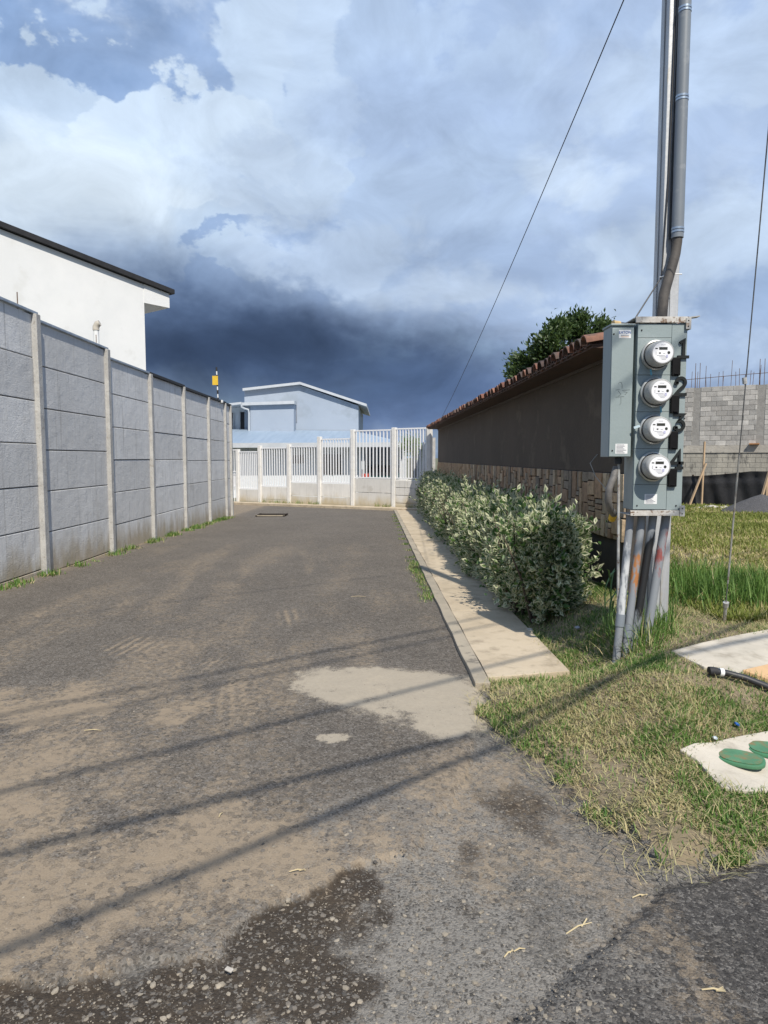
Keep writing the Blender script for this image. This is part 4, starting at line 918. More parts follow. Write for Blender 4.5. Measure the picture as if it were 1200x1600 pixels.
# meters
m_gls = M('meter_cover_clear', (.40, .40, .385), (.34, .34, .33), 6, .2, spec=.6); m_face = M('meter_face', (.82, .82, .83), (.78, .78, .80), 9, .35)
m_lcd = M('meter_display', (.035, .035, .03), (.05, .05, .04), 30, .2); m_ringm = M('meter_ring', (.46, .47, .45), (.36, .36, .34), 12, .35, metal=.5)
m_seal = M('blue_seal', (.10, .32, .42), None, 9, .5)
mcx = xz(1022, 600)[0]
for i, py in enumerate((555.5, 613.5, 671, 729)):
    cz_ = xz(1022, py)[1]; o3 = (mcx, YF - .002, cz_)
    mt = MB().lathe([(0, .078), (.028, .078), (.032, .074), (.085, .072), (.105, .0695), (.1125, .062), (.1125, .058)], o3, (0, -1, 0), 40).build('meter', m_gls, bank, smooth=True)
    MB().lathe([(0, .084), (.012, .0875), (.024, .0875), (.030, .079)], o3, (0, -1, 0), 40).build('ring', m_ringm, mt, smooth=True)
    MB().lathe([(.030, .0795), (.0335, .0795)], o3, (0, -1, 0), 40).build('gasket', m_gap, mt, smooth=True)
    MB().lathe([(.1128, .0585), (.1135, .0580)], o3, (0, -1, 0), 40).build('face', m_face, mt, smooth=False)
    yf = YF - .002 - .1137
    def fb(dx0, dx1, dz0, dz1, nm, mat, e=.0008): cab(mcx + dx0, mcx + dx1, cz_ + dz0, cz_ + dz1, yf - e, yf + .0002, nm, mat, mt, 0)
    fb(-.022, .026, .016, .031, 'display', m_lcd); fb(-.044, -.030, .020, .026, 'mark', m_lcd)
    fb(-.022, -.012, -.006, .001, 'mark', m_lcd); fb(.001, .014, -.005, -.0035, 'print_line', m_ink); fb(-.040, -.038, -.012, .006, 'print_line', m_ink)
    MB().lathe([(0, .0085), (.0012, .008)], (mcx + .034, yf, cz_ + .0), (0, -1, 0), 14).build('optical_port', m_lcd, mt)
    fb(.018, .030, -.028, -.012, 'print_patch', M('ink_lilac', (.50, .50, .68), None, 40, .6))
    for k, (a_, b_) in enumerate(((-.034, .012), (-.02, .02), (-.012, .024), (-.006, .018))): fb(a_, b_, -.0165 - .0075 * k, -.0150 - .0075 * k, 'print_line', m_ink)
    fb(-.012, .014, .043, .0445, 'print_line', m_ink)
    if i in (0, 1):
        sx = -.035 if i == 0 else .03
        MB().bar((mcx + sx, YF - .03, cz_ - .084), (mcx + sx + .006, YF - .03, cz_ - .118), .009, .003, (0, -1, 0)).build('seal_tag', m_seal, mt)
MB().bar((mcx - .088, YF - .03, xz(1000, 671)[1] + .02), (mcx - .125, YF - .035, xz(1000, 671)[1] + .008), .014, .004, (0, -1, 0)).build('seal_tag', M('pale_seal', (.5, .62, .68), None, 9, .5), bank)
# breaker flaps and raised house numbers
m_flap = M('black_breaker', (.006, .006, .006), (.008, .008, .009), 20, .6, spec=.15); m_num = M('black_number', (.014, .016, .016), (.02, .023, .023), 20, .6, spec=.2)
def arc(cx, cz, r, a0, a1, n=10, rz=None): return [(cx + r * math.cos(R(a0 + (a1 - a0) * i / n)), cz + (rz or r) * math.sin(R(a0 + (a1 - a0) * i / n))) for i in range(n + 1)]
DIG = {'1': [[(-.1, .36), (.1, .47), (.1, -.45)], [(-.22, -.46), (.38, -.46)]],
       '2': [[(-.26, .2)] + arc(.02, .22, .27, 170, -40, 12) + [(-.05, -.2), (-.28, -.46), (.34, -.46)], arc(-.24, .2, .04, 0, 360, 8)],
       '3': [[(-.28, .46), (.28, .46), (-.02, .1)] + arc(.02, -.16, .28, 88, -140, 14), arc(-.2, -.3, .045, 0, 360, 8)],
       '4': [[(.34, -.18), (-.36, -.18), (.12, .48), (.12, -.47)], [(-.06, -.47), (.32, -.47)]]}
ncx = xz(1062.8, 600)[0]
for i, py in enumerate((545.5, 604, 660.5, 718.5)):
    zc = xz(1063, py)[1]; sx = -.002 * i; b = MB()
    for si, pl in enumerate(DIG[str(i + 1)]):
        Q = [Vector((ncx + sx + u * .098, zc + v * .102)) for u, v in pl]; hw_ = .0085; Ls, Rs = [], []
        for k, p in enumerate(Q):
            d1 = (Q[min(k + 1, len(Q) - 1)] - Q[max(k - 1, 0)]) if 0 < k < len(Q) - 1 else (Q[1] - Q[0] if k == 0 else Q[-1] - Q[-2])
            if 0 < k < len(Q) - 1:
                ea, eb = (p - Q[k - 1]).normalized(), (Q[k + 1] - p).normalized(); bis = (ea + eb); bis = bis.normalized() if bis.length > .2 else ea
                mlen = hw_ / max(.45, bis.dot(ea)); d1 = bis
            else: mlen = hw_; p = p + d1.normalized() * (-.004 if k == 0 else .004); d1 = d1.normalized()
            nr_ = Vector((-d1.y, d1.x)); Ls.append(p + nr_ * mlen); Rs.append(p - nr_ * mlen)
        yA, yB = YF - .014 - .0015 * si, YF - .003; m0 = len(Q); vs = []
        for yy_ in (yA, yB): vs += [(p.x, yy_, p.y) for p in Ls] + [(p.x, yy_, p.y) for p in Rs]
        fs = []
        for k in range(m0 - 1):
            fs += [(k, k + 1, m0 + k + 1, m0 + k), (2 * m0 + k, 3 * m0 + k, 3 * m0 + k + 1, 2 * m0 + k + 1), (k, 2 * m0 + k, 2 * m0 + k + 1, k + 1), (m0 + k, m0 + k + 1, 3 * m0 + k + 1, 3 * m0 + k)]
        fs += [(0, m0, 3 * m0, 2 * m0), (m0 - 1, 3 * m0 - 1, 4 * m0 - 1, 2 * m0 - 1)]
        b.add(vs, fs)
    b.build('number', m_num, bank)
    fz1 = xz(1056, py + 13.5)[1]; fz0 = xz(1056, py + 42)[1]; fx0 = xz(1047.5, 600)[0]; fx1 = xz(1060.5, 600)[0]
    fl = cab(fx0, fx1, fz0, fz1, YF - .022, YF - .0015, 'breaker_flap', m_flap, bank, .005)
    cab((fx0 + fx1) / 2 - .012, (fx0 + fx1) / 2 + .012, fz0 + .008, fz0 + .014, YF - .027, YF - .0225, 'flap_lip', m_flap, fl, .001)
# angle iron carriers
for (py0, py1, pxa, pxb, nm) in ((496.5, 504.5, 993, 1075, 'top_angle'), (797.5, 804, 984, 1063, 'bottom_angle')):
    xa, za = xz(pxa, py0); xb, zb = xz(pxb, py1)
    cab(xa, xb, zb, za, YF - .012, YF - .003, nm, m_galvw, bank, .001); cab(xa, xb, za - .001 if nm == 'top_angle' else zb - .006, (za + .005) if nm == 'top_angle' else zb - .0005, YF - .012, YF + .2, nm, m_galvw, bank, .001)
for (pxa, pxb, pya, pyb) in ((1070.5, 1077.5, 497, 515), (1060.5, 1067.5, 790, 806.5)):
    xa, za = xz(pxa, pya); xb, zb = xz(pxb, pyb)
    e_ = cab(xa, xb, zb, za, YF - .018, YF - .0125, 'end_plate', m_galv, bank, .001); cab(xb - .002, xb + .004, zb, za, YF - .0122, YF + .16, 'end_plate', m_galv, bank, .001)
    for q in (.25, .75): MB().lathe([(0, .004), (.003, .003)], ((xa + xb) / 2, YF - .018, zb + (za - zb) * q), (0, -1, 0), 8).build('bolt', m_gap, e_)
xa, za = xz(1072, 497); MB().box((xa + .035, YF + .02, za + .006), (.09, .05, .006), Matrix.Rotation(-.12, 3, 'Y')).build('bent_tab', m_galv, bank)
# bamboo-coloured cable end lying on the cabinet
cab_end = thing('cable_stub', 'short capped pale pipe lying on top of the meter cabinet', 'pipe', (1.45, YF + .1, 2.05))
xa, za = xz(964, 502); xb, _ = xz(976, 502); MB().tube([(xa, YF + .07, ztL + .029), (xb, YF + .09, ztL + .029)], .016, 12).build('cap', M('tan_pipe', (.55, .40, .20), (.42, .30, .15), 20, .6), cab_end, smooth=True)
MB().tube([(xb - .004, YF + .09, ztL + .027), (xb + .05, YF + .11, ztL + .027), (xb + .12, YF + .17, ztL + .03)], .012, 10).build('black_tail', m_blk, cab_end, smooth=True)
# ------------------------------------------------------------------ service pole
m_pole = M('steel_pole', (.52, .53, .54), (.42, .43, .44), 3, .5, .001, 40, stretch=(4, 4, .5), metal=.35, c3=(.44, .40, .33), s3=6)
m_cond = M('grey_conduit', (.20, .225, .25), (.17, .19, .215), 4, .45, c3=(.25, .27, .29), s3=8); m_strap = M('steel_strap', (.42, .50, .58), (.30, .36, .44), 20, .35, metal=.6)
px_, py_ = 1.80, 4.46; zp0, zp1 = 0.0, 5.35
pole = thing('service_pole', 'tall galvanised steel service pole rising behind the meter cabinet', 'pole', (px_, py_, .1))
for dx in (-.029, .029):
    MB().box((px_ + dx, py_, (zp0 + zp1) / 2), (.056, .105, zp1 - zp0)).build('channel', m_pole, pole, bevel=.006)
MB().box((px_, py_ + .004, (zp0 + zp1) / 2), (.02, .09, zp1 - zp0 - .01)).build('weld_seam', m_gap, pole)
MB().box((px_ - .062, py_ + .03, (zp0 + zp1) / 2), (.006, .05, zp1 - zp0 - .02)).build('side_flange', m_pole, pole, bevel=.001)
MB().box((px_, py_, zp1 + .012), (.125, .115, .02)).build('pole_cap', m_pole, pole)
# riser conduit and lead
cyl = py_ - .095; cxr = px_ + .018
zc0 = at(1053, 372, cyl).z
MB().tube([(cxr, cyl, zc0), (cxr, cyl, 5.25)], .036, 16).build('riser_conduit', m_cond, pole, smooth=True)
for py in (158, 372 - 8, 20):
    z = at(1055, py, cyl).z
    for k in (0, .018): MB().lathe([(0, .0385), (.012, .0385)], (cxr, cyl, z + k), (0, 0, 1), 16).build('strap', m_strap, pole, smooth=True)
m_lead = M('black_weathered_cable', (.045, .04, .036), (.075, .066, .058), 9, .75, .002, 60)
e1 = at(1034, 500, YF + .12)
MB().tube([(cxr, cyl, zc0 + .05), (cxr, cyl, zc0 - .02), (cxr - .012, cyl - .008, zc0 - .10), (e1.x + .02, YF + .15, e1.z + .16), (e1.x + .004, YF + .125, e1.z + .06), (e1.x, YF + .12, e1.z - .04)], [.028, .03, .03, .031, .031, .031], 14).build('lead_in_cable', m_lead, pole, smooth=True)
zt_ = at(1035, 430, 4.35).z; MB().tube([(px_ - .07, py_ - .06, zt_), (px_ - .04, py_ - .16, zt_ - .005), (px_ + .03, py_ - .15, zt_ - .004)], .004, 6).build('tie_wire', m_wht, pole)
MB().tube([(px_ - .03, py_ - .075, 5.25), (px_ - .025, py_ - .065, 4.), (px_ - .035, py_ - .062, 3.0), (px_ - .06, py_ - .06, zt_), (1.50, YF + .14, mzt + .015)], .0045, 6).build('ground_wire', m_blk, pole)
MB().tube([(px_ + .01, py_ - .075, 5.25), (px_ + .0, py_ - .07, 4.5), (px_ - .012, py_ - .066, 3.4), (px_ - .02, py_ - .07, zc0)], .006, 6).build('thin_cable', m_blk, pole)
# conduits below the bank
m_pvc = {}
for k, c in (('white', (.52, .53, .53)), ('orange', (.36, .15, .05)), ('black', (.012, .012, .012)), ('red', (.26, .07, .06))):
    m, t, p = newmat('conduit_with_%s_paint' % k); tcn = t.new('ShaderNodeTexCoord').outputs['Generated']; g = t.new('ShaderNodeNewGeometry').outputs['Position']
    s = t.new('ShaderNodeSeparateXYZ'); t.put(s.inputs[0], tcn)
    f = t.math('ADD', s.outputs[2], t.math('MULTIPLY', t.math('SUBTRACT', t.noise(t.vmath('MULTIPLY', g, (1, 1, .3)), 22, 3), .5), .35))
    lo, hi = {'white': (.42, .78), 'orange': (.60, .80), 'black': (.50, .86), 'red': (.72, .84)}[k]
    msk = t.math('MULTIPLY', t.ss(f, lo, lo + .06), t.ss(f, hi, hi + .05, 1, 0))
    if k != 'black': msk = t.math('MULTIPLY', msk, t.ss(t.noise(t.vmath('MULTIPLY', g, (1, 1, .3)), 38, 3), .42, .56))
    col = t.mix(t.noise(g, 6, 4), (.20, .215, .235), (.25, .265, .28)); t.put(p.inputs['Base Color'], t.mix(msk, col, c)); p.inputs['Roughness'].default_value = .5; m_pvc[k] = m
cds = [((985, 806), (967.5, 985), 'white', .023), ((1003, 806), (979, 1002), 'orange', .024), ((1021, 806), (990, 1006), 'black', .024), ((1041, 806), (1007, 1016), 'red', .026)]
for (a_, b_, k, r) in cds:
    T_ = at(a_[0], a_[1], YF + .09); B_ = at(b_[0], b_[1], YF + .02); dn = (B_ - T_).normalized()
    c_ = thing('conduit_pipe', 'grey plastic conduit with %s paint smear under the meter cabinet' % k, 'pipe', tuple(B_), 'conduits under the meter cabinet')
    MB().tube([T_ + Vector((0, 0, .02)), T_ + dn * .05, B_, B_ + dn * .5], r, 16).build('pipe', m_pvc[k], c_, smooth=True)
    MB().lathe([(0, r + .0045), (.075, r + .0045)], tuple(B_ - dn * .10), tuple(dn), 16).build('coupling', m_cond, c_, smooth=True)
em = thing('thin_conduit', 'thin galvanised conduit running from the cabinet box down to the ground', 'pipe', (1.40, YF + .07, .1))
T_ = at(966.5, 722, YF + .07); B_ = at(966, 1010, YF + .05)
MB().tube([T_ + Vector((0, 0, .04)), B_ - Vector((0, 0, .1))], .0085, 10).build('pipe', m_galv, em, smooth=True)
MB().lathe([(0, .022), (.03, .024), (.045, .019)], tuple(T_ + Vector((-.004, 0, -.012))), (0, 0, 1), 14).build('hub', m_blk, em, smooth=True)
fx = thing('flexible_conduit', 'dark grey flexible conduit curving from the cabinet box into the wall', 'pipe', (1.38, YF + .1, .9))
pts = [at(963, 730, YF + .085), at(959, 745, YF + .07), at(952, 762, YF + .06), at(950, 780, YF + .07), at(953, 795, YF + .12), at(959, 803, YF + .2)]
MB().tube(pts, .021, 14).build('hose', M('grey_flex', (.13, .125, .12), (.17, .16, .15), 30, .6, .002, 150), fx, smooth=True)
MB().tube([pts[-1], pts[-1] + Vector((.03, .12, -.04))], .024, 12).build('end_cap', m_yel, fx, smooth=True)
# ------------------------------------------------------------------ wires
m_wire = M('wire_black', (.02, .02, .022), None, 20, .6)
def sag(a, b_, s, n=24): a, b_ = Vector(a), Vector(b_); return [a.lerp(b_, i / n) - Vector((0, 0, s * 4 * (i / n) * (1 - i / n))) for i in range(n + 1)]
sw = MB().tube(sag((px_ - .05, py_ - .06, 4.75), at(684, 664, 20.6), .16), .0045, 6).build('service_wire', m_wire); tag(sw, 'thin dark wire sloping from the service pole down to the brown wall', 'wire')
an = gnd(1131, 988, .17); an.z = float(zg(an.x, an.y))
up = at(1200, 210, 3.7); dirg = (up - an).normalized(); tg = an + dirg * ((6.9 - an.z) / dirg.z)
gw = thing('guy_wire', 'steel guy wire rising from its ground anchor right of the pole', 'guy wire', tuple(an))
MB().tube([an + dirg * .12, tg], .0036, 6).build('strand', M('guy_steel', (.10, .10, .10), (.15, .15, .15), 40, .6), gw)
MB().tube([an + dirg * .30, an + dirg * 1.2], .0055, 6).build('grip', m_galv, gw)
MB().tube([an - dirg * .15, an + dirg * .14], .011, 8).build('anchor_rod', m_galv, gw); MB().lathe([(0, .018), (.035, .02)], tuple(an + dirg * .12), tuple(dirg), 10).build('eye', m_galv, gw)
MB().tube([at(1163, 590, 3.98) , at(1164, 600, 3.98)], .013, 8).build('clamp', m_galv, gw)
# overhead street cables behind the camera (they cast the band shadows) with their poles out of view
dv = Vector((.785, .62, 0)); nv = Vector((-.62, .785, 0)); hs = Vector((-to_sun.x, -to_sun.y, 0)) / to_sun.z
shl = [((0, 1123), (700, 985), .014), ((0, 1146), (700, 1001), .011), ((0, 1245), (560, 1105), .016), ((0, 1345), (700, 1165), .017), ((0, 1497), (790, 1168), .017)]
cdirs = []; c_line = -1.35
utl = []
for (p, q, r) in shl:
    A_, B_ = gnd(*p), gnd(*q); u = (B_ - A_); u.z = 0; u.normalize(); nrm = Vector((-u.y, u.x, 0)); mid = (A_ + B_) / 2
    c_m = Vector((mid.x, mid.y, 0)); 
    # height at which a cable over the pole line throws its shadow here
    hgt = (nv.dot(c_m) - c_line) / nv.dot(hs)
    cpt = c_m - hs * hgt; cpt.z = hgt; cdirs.append((cpt, u, r))
e_p = Vector((0, 0, 0))
for i, (cpt, u, r) in enumerate(cdirs):
    a_, b_ = cpt - u * 26, cpt + u * 24
    o = MB().tube([a_, cpt, b_], r, 8).build('street_cable', m_wire); tag(o, 'overhead street cable bundle casting the %s shadow band across the lane' % ('farthest', 'second farthest', 'middle', 'second nearest', 'nearest')[i], 'cable', 'overhead street cables')
o = MB().tube([tg - dv * 24, tg, tg + dv * 22], .006, 6).build('span_wire', m_wire); tag(o, 'thin overhead span wire that the guy wire is tied to', 'wire')
# ------------------------------------------------------------------ slabs, meter box covers, hose, litter in the grass
m_slab = M('pale_slab', (.52, .47, .39), (.44, .40, .33), 3, .93, .003, 60, c3=(.30, .265, .21), s3=7, t3=(.45, .75)); m_tan = M('tan_slab', (.55, .36, .19), (.48, .31, .17), 4, .9)
def flat_slab(name, pts, th, mat, label, cat, lf=.2, rise=.02):
    P3 = [gnl(px, py) for px, py in pts]; cx = sum((p for p in P3), Vector()) / len(P3)
    zt = [float(zg(p.x, p.y)) + rise for p in P3]; o = MB()
    o.add([(p.x, p.y, z - th) for p, z in zip(P3, zt)] + [(p.x, p.y, z) for p, z in zip(P3, zt)], [tuple(reversed(range(len(P3)))), tuple(range(len(P3), 2 * len(P3)))] + [(i, (i + 1) % len(P3), len(P3) + (i + 1) % len(P3), len(P3) + i) for i in range(len(P3))])
    ob = o.build(name, mat, bevel=.006); tag(ob, label, cat); return ob, cx
flat_slab('concrete_slab', [(1048, 1021), (1095, 1008), (1150, 996), (1215, 984), (1330, 975), (1330, 1040), (1215, 1043), (1150, 1056), (1100, 1046)], .1, m_slab, 'pale concrete slab in the grass right of the pole', 'slab', .18, .016)
flat_slab('tan_paver', [(1160, 1053), (1215, 1040), (1330, 1035), (1330, 1068), (1215, 1072)], .1, m_tan, 'tan coloured paver edge beside the pale slab at the right', 'paver', .17, .024)
mb_s, mcx_ = flat_slab('meter_box_slab', [(1062, 1176), (1085, 1166), (1112, 1165), (1150, 1156), (1215, 1144), (1300, 1150), (1290, 1240), (1210, 1240), (1165, 1243), (1128, 1236), (1105, 1212), (1088, 1192)], .1, m_slab, 'pale concrete pad around two green water meter covers', 'slab', .13, .016)
m_gcov = M('green_cover', (.06, .17, .085), (.08, .21, .11), 14, .65, .001, 90, c3=(.21, .145, .06), s3=16, t3=(.42, .66)); m_gcov2 = M('green_rim', (.05, .19, .09), (.07, .17, .09), 12, .6)
for (pa_, pb_, lab_, w_) in (((1118, 1179), (1196, 1209), 'oval green water meter cover with rusty stains in the pale pad', .075), ((1165, 1170), (1240, 1190), 'second green water meter cover cut off by the right edge', .075)):
    ga_, gb_ = gnl(*pa_), gnl(*pb_); g0 = (ga_ + gb_) / 2; z0 = float(zg(g0.x, g0.y)) + .016
    t = thing('water_meter_cover', lab_, 'meter cover', (g0.x, g0.y, z0), 'green water meter covers'); dirc = (gb_ - ga_); dirc.z = 0; hl_ = dirc.length / 2; dirc.normalize(); pr = Vector((-dirc.y, dirc.x, 0))
    def oval(a_, b_, z):
        e = 2 / 2.6; f = lambda v: math.copysign(abs(v) ** e, v)
        return [Vector((g0.x, g0.y, z0 + z)) + dirc * (a_ * f(math.cos(2 * math.pi * i / 32))) + pr * (b_ * f(math.sin(2 * math.pi * i / 32))) for i in range(32)]
    MB().prism(oval(hl_, w_, 0), (0, 0, .016)).build('rim', m_gcov2, t, bevel=.005); MB().prism(oval(hl_ - .012, w_ - .010, .0165), (0, 0, .003)).build('lid', m_gcov, t, bevel=.001)
ho = thing('black_hose', 'thick black hose with white taped end lying on the grass', 'hose', tuple(gnd(1150, 1065, .2)))
hp = [gnl(px, py + 4) for px, py in ((1111, 1055), (1135, 1058), (1165, 1066), (1200, 1080), (1260, 1105), (1330, 1120))]
for p in hp: p.z = float(zg(p.x, p.y)) + .035
hp = [hp[0].lerp(hp[1], t / 4) for t in range(4)] + [hp[1].lerp(hp[2], t / 3) for t in range(3)] + hp[2:]
MB().tube(hp, .017, 14).build('hose', m_blk, ho, smooth=True)
MB().tube([hp[0] - Vector((.012, 0, 0)), hp[0], hp[1], hp[1].lerp(hp[2], .3)], .023, 14).build('end_cap', m_dark, ho, smooth=True)
MB().tube([hp[2], hp[3]], .0215, 14).build('tape', m_wht, ho, smooth=True)
def litter(name, px, py, label, cat, mat, s):
    g0 = gnl(px, py); z0 = float(zg(g0.x, g0.y)) + .02; me = rock_mesh(hash(label) % 99, mat, 1.); o = bpy.data.objects.new(name, me); C.objects.link(o)
    o.location = (g0.x, g0.y, z0); o.scale = (s, s * .8, s * .5); o.rotation_euler = (.4, .3, 1.); tag(o, label, cat)
litter('plastic_scrap', 1151, 1138, 'small bright blue plastic scrap in the grass', 'litter', M('blue_plastic', (.03, .13, .45), None, 30, .4), .016)
litter('paper_scrap', 1117, 1160, 'small pale grey scrap beside the green cover pad', 'litter', M('grey_plastic', (.45, .50, .54), None, 30, .4), .017)
litter('broken_stone', 903, 984, 'small grey broken stone under the hedge end', 'stone', M('grey_stone', (.32, .33, .35), None, 30, .9), .035)
litter('concrete_chunk', 828, 990, 'flat pale concrete chunk at the edge of the sidewalk', 'stone', m_slab, .055)
# ------------------------------------------------------------------ grass
def mat_grass(name, gA, gB, sA, sB, straw):
    m, t, p = newmat(name); a = t.new('ShaderNodeAttribute', attribute_name='lf'); s = t.new('ShaderNodeSeparateColor'); t.put(s.inputs[0], a.outputs['Color'])
    g = t.new('ShaderNodeNewGeometry').outputs['Position']
    green = t.mix(s.outputs[1], gA, gB); dry = t.mix(s.outputs[1], sA, sB)
    col = t.mix(s.outputs[2], green, dry)
    t.put(p.inputs['Base Color'], col); p.inputs['Roughness'].default_value = .55; p.inputs['Specular IOR Level'].default_value = .3
    tr = t.new('ShaderNodeBsdfTranslucent'); t.put(tr.inputs[0], col); mx = t.new('ShaderNodeMixShader'); mx.inputs[0].default_value = .3
    t.l.new(p.outputs[0], mx.inputs[1]); t.l.new(tr.outputs[0], mx.inputs[2]); t.l.new(mx.outputs[0], t.n['Material Output'].inputs[0]); return m
m_grass = mat_grass('grass_blade', (.065, .15, .026), (.17, .27, .06), (.46, .37, .19), (.60, .50, .29), .4)
m_lot = mat_grass('lot_grass_blade', (.13, .17, .03), (.25, .27, .06), (.46, .38, .18), (.60, .50, .27), .4)
def grass(name, x, y, h, wd, lean, strawp, label, seed, z=None, mat=None):
    r = np.random.default_rng(seed); n = len(x); z = (zg(x, y) if z is None else z) - .004
    a = r.uniform(0, 2 * np.pi, n); dx, dy = np.cos(a), np.sin(a); ln = lean * r.uniform(.3, 1.4, n)
    h = h * r.uniform(.5, 1.3, n); sx, sy = -dy, dx
    ln = np.where(r.random(n) < strawp, np.maximum(ln, .88), ln)
    hv = h * np.sqrt(np.maximum(.03, 1 - np.clip(ln, 0, .98) ** 2)); hl = h * np.clip(ln, 0, .98)
    P = np.stack([x, y, z], 1); U = np.stack([dx * hl, dy * hl, hv], 1); S = np.stack([sx * wd / 2, sy * wd / 2, 0 * sx], 1)
    U1 = U * np.array([.40, .40, .62])
    v = np.stack([P - S, P + S, P + U1 - S * .8, P + U1 + S * .8, P + U], 1).reshape(-1, 3); k = np.arange(n)[:, None] * 5
    dr_ = (ln >= .86) & (np.asarray(strawp) > .05)
    tri = np.concatenate([k + np.array([[0, 1, 3]]), k + np.array([[0, 3, 2]]), k + np.array([[2, 3, 4]])], 0)
    att = np.zeros((n, 5, 4)); att[:, :, 0] = [0, 0, .5, .5, 1]; att[:, :, 1] = r.random(n)[:, None]; att[:, :, 2] = (dr_ | (r.random(n) < np.asarray(strawp) * .35)).astype(float)[:, None] * r.uniform(.5, 1, n)[:, None]; att[:, :, 3] = 1
    o = bpy.data.objects.new(name, tri_mesh(name, v, tri, att.reshape(-1, 4), mat or m_grass)); C.objects.link(o); tag(o, label, 'grass', kind='stuff'); return o
HOLES = [[tuple(gnl(px, py)[:2]) for px, py in P_] for P_ in ([(1048, 1021), (1150, 996), (1330, 975), (1330, 1068), (1160, 1056), (1100, 1046)], [(1062, 1176), (1112, 1165), (1215, 1144), (1300, 1150), (1290, 1240), (1165, 1243), (1105, 1212)])]
def inlawn(x, y, marg=0.):
    d = sdpoly(x, y, LAWN) + (fbm(x * 7, y * 7, 3, 3) - .5) * .22; ok = d > marg
    for h_ in HOLES: ok &= sdpoly(x, y, h_) < .015
    ok &= ~((x < K(y) + .5) & (y > 4.15)); ok &= ~((x > BW(y) - .02) & (x < BW(y) + .3) & (y > 5.55))
    ok &= ~((y > 4.05) & (y < 5.6) & (x < K(y) + .52 + .06 * np.clip((y - 4.05) / .4, 0, 1)))
    return ok
r = np.random.default_rng(21)
n = 330000; x = r.uniform(.45, 3.6, n); y = 1.8 + 4.4 * r.random(n) ** 1.25; ok = inlawn(x, y) & (x < .66 * y + .3)
dens = fbm(x * 2.3, y * 2.3, 4, 61); ok &= r.random(n) < np.clip((dens - .32) * 4.2, .16, 1); x, y = x[ok], y[ok]
stp = np.clip((fbm(x * 2.1 + 7, y * 2.1, 4, 62) - .43) * 5.5, .10, .95)
grass('lawn_grass', x, y, .034, .0048, .78, stp * .85, 'short half dry grass on the verge around the pole', 22)
# straw lying about
n = 19000; x = r.uniform(.45, 3.4, n); y = 1.75 + 4.0 * r.random(n); ok = (sdpoly(x, y, LAWN) > -.05 - .08 * r.random(n)) & (x < .66 * y + .3) & ~((x < K(y) + .56) & (y > 4.1))
ok &= (fbm(x * 2.1, y * 2.1, 3, 70) > .40) | (y > 4.2)
for h_ in HOLES: ok &= sdpoly(x, y, h_) < .0
x, y = x[ok], y[ok]; grass('dry_straw', x, y, .07, .0028, 1.0, np.ones(len(x)), 'dry cut straw scattered over the verge grass', 23, zg(x, y) + r.uniform(.005, .03, len(x)))
# taller tufts: beside pole, at kerb, wall foot
def tufts(name, pts, label, h, nb, rad, wd, strawp, seed):
    rr = np.random.default_rng(seed); X_, Y_ = [], []; H_ = []
    for (cx, cy, k) in pts:
        m = int(nb * k); X_.append(cx + rr.normal(0, rad, m)); Y_.append(cy + rr.normal(0, rad, m)); H_.append(np.full(m, h * (.6 + .5 * k)))
    X_, Y_, H_ = map(np.concatenate, (X_, Y_, H_)); return grass(name, X_, Y_, H_, wd, .55, np.full(len(X_), strawp), label, seed + 1)
pts = [(gnl(px, py).x, gnl(px, py).y, random.uniform(.6, 1.2)) for px, py in [(1060 + 14 * i + random.uniform(-8, 8), 915 + random.uniform(-14, 30)) for i in range(13)] + [(1065 + 16 * i, 935 + random.uniform(-8, 12)) for i in range(10)]]
tufts('tall_grass', pts, 'tall green grass clump right of the pole', .22, 170, .16, .007, .06, 31)
pts = [(gnl(px, py).x, gnl(px, py).y, k) for px, py, k in [(1022, 985, .5), (1030, 1000, .4), (1045, 970, .5), (958, 985, .25), (968, 1004, .35), (985, 1012, .3), (1010, 1016, .35), (935, 940, .3), (1000, 1010, .3), (975, 1000, .5), (990, 1005, .5), (1015, 1008, .5), (948, 990, .4), (1035, 985, .5)]]
tufts('pole_foot_grass', pts, 'green grass tufts around the foot of the pole and conduits', .24, 130, .045, .0055, .25, 33)
pts = [(K(y) - .03 - random.uniform(0, .05), y, random.uniform(.2, .8)) for y in np.concatenate([np.linspace(6.6, 9.6, 26), np.linspace(10, 20, 12)])]
tufts('kerb_grass', pts, 'low grass growing in the joint between kerb and asphalt', .05, 130, .045, .006, .35, 35)
pts = [(K(4.) + .08 + .058 * i, 3.96 + .012 * i + random.uniform(-.03, .04), random.uniform(.3, .9)) for i in range(11)] + [(K(y_) + .64 + random.uniform(-.03, .05), y_, random.uniform(.2, .7)) for y_ in np.linspace(4.1, 5.3, 14)]
tufts('walk_edge_grass', pts, 'grass tufts lapping over the near end of the sidewalk', .05, 120, .035, .0048, .45, 45)
pts = [(W(y) + .05 + random.uniform(0, .10), y, random.uniform(.15, .8)) for y in np.concatenate([r.uniform(7.2, 12, 14), r.uniform(12, 19.3, 44)])]
tufts('wall_foot_weeds', pts, 'small weeds growing along the foot of the grey wall', .085, 110, .07, .011, .22, 37)
pts = [(p.x + FN.x * .16, p.y + FN.y * .16, random.uniform(.2, .7)) for p in [fpos[0] + FD * s for s in r.uniform(.2, 7.5, 26)]]
rr_ = np.random.default_rng(3); tufts('fence_foot_grass', pts, 'thin grass along the foot of the white fence', .16, 30, .06, .012, .4, 39).location.z = .09
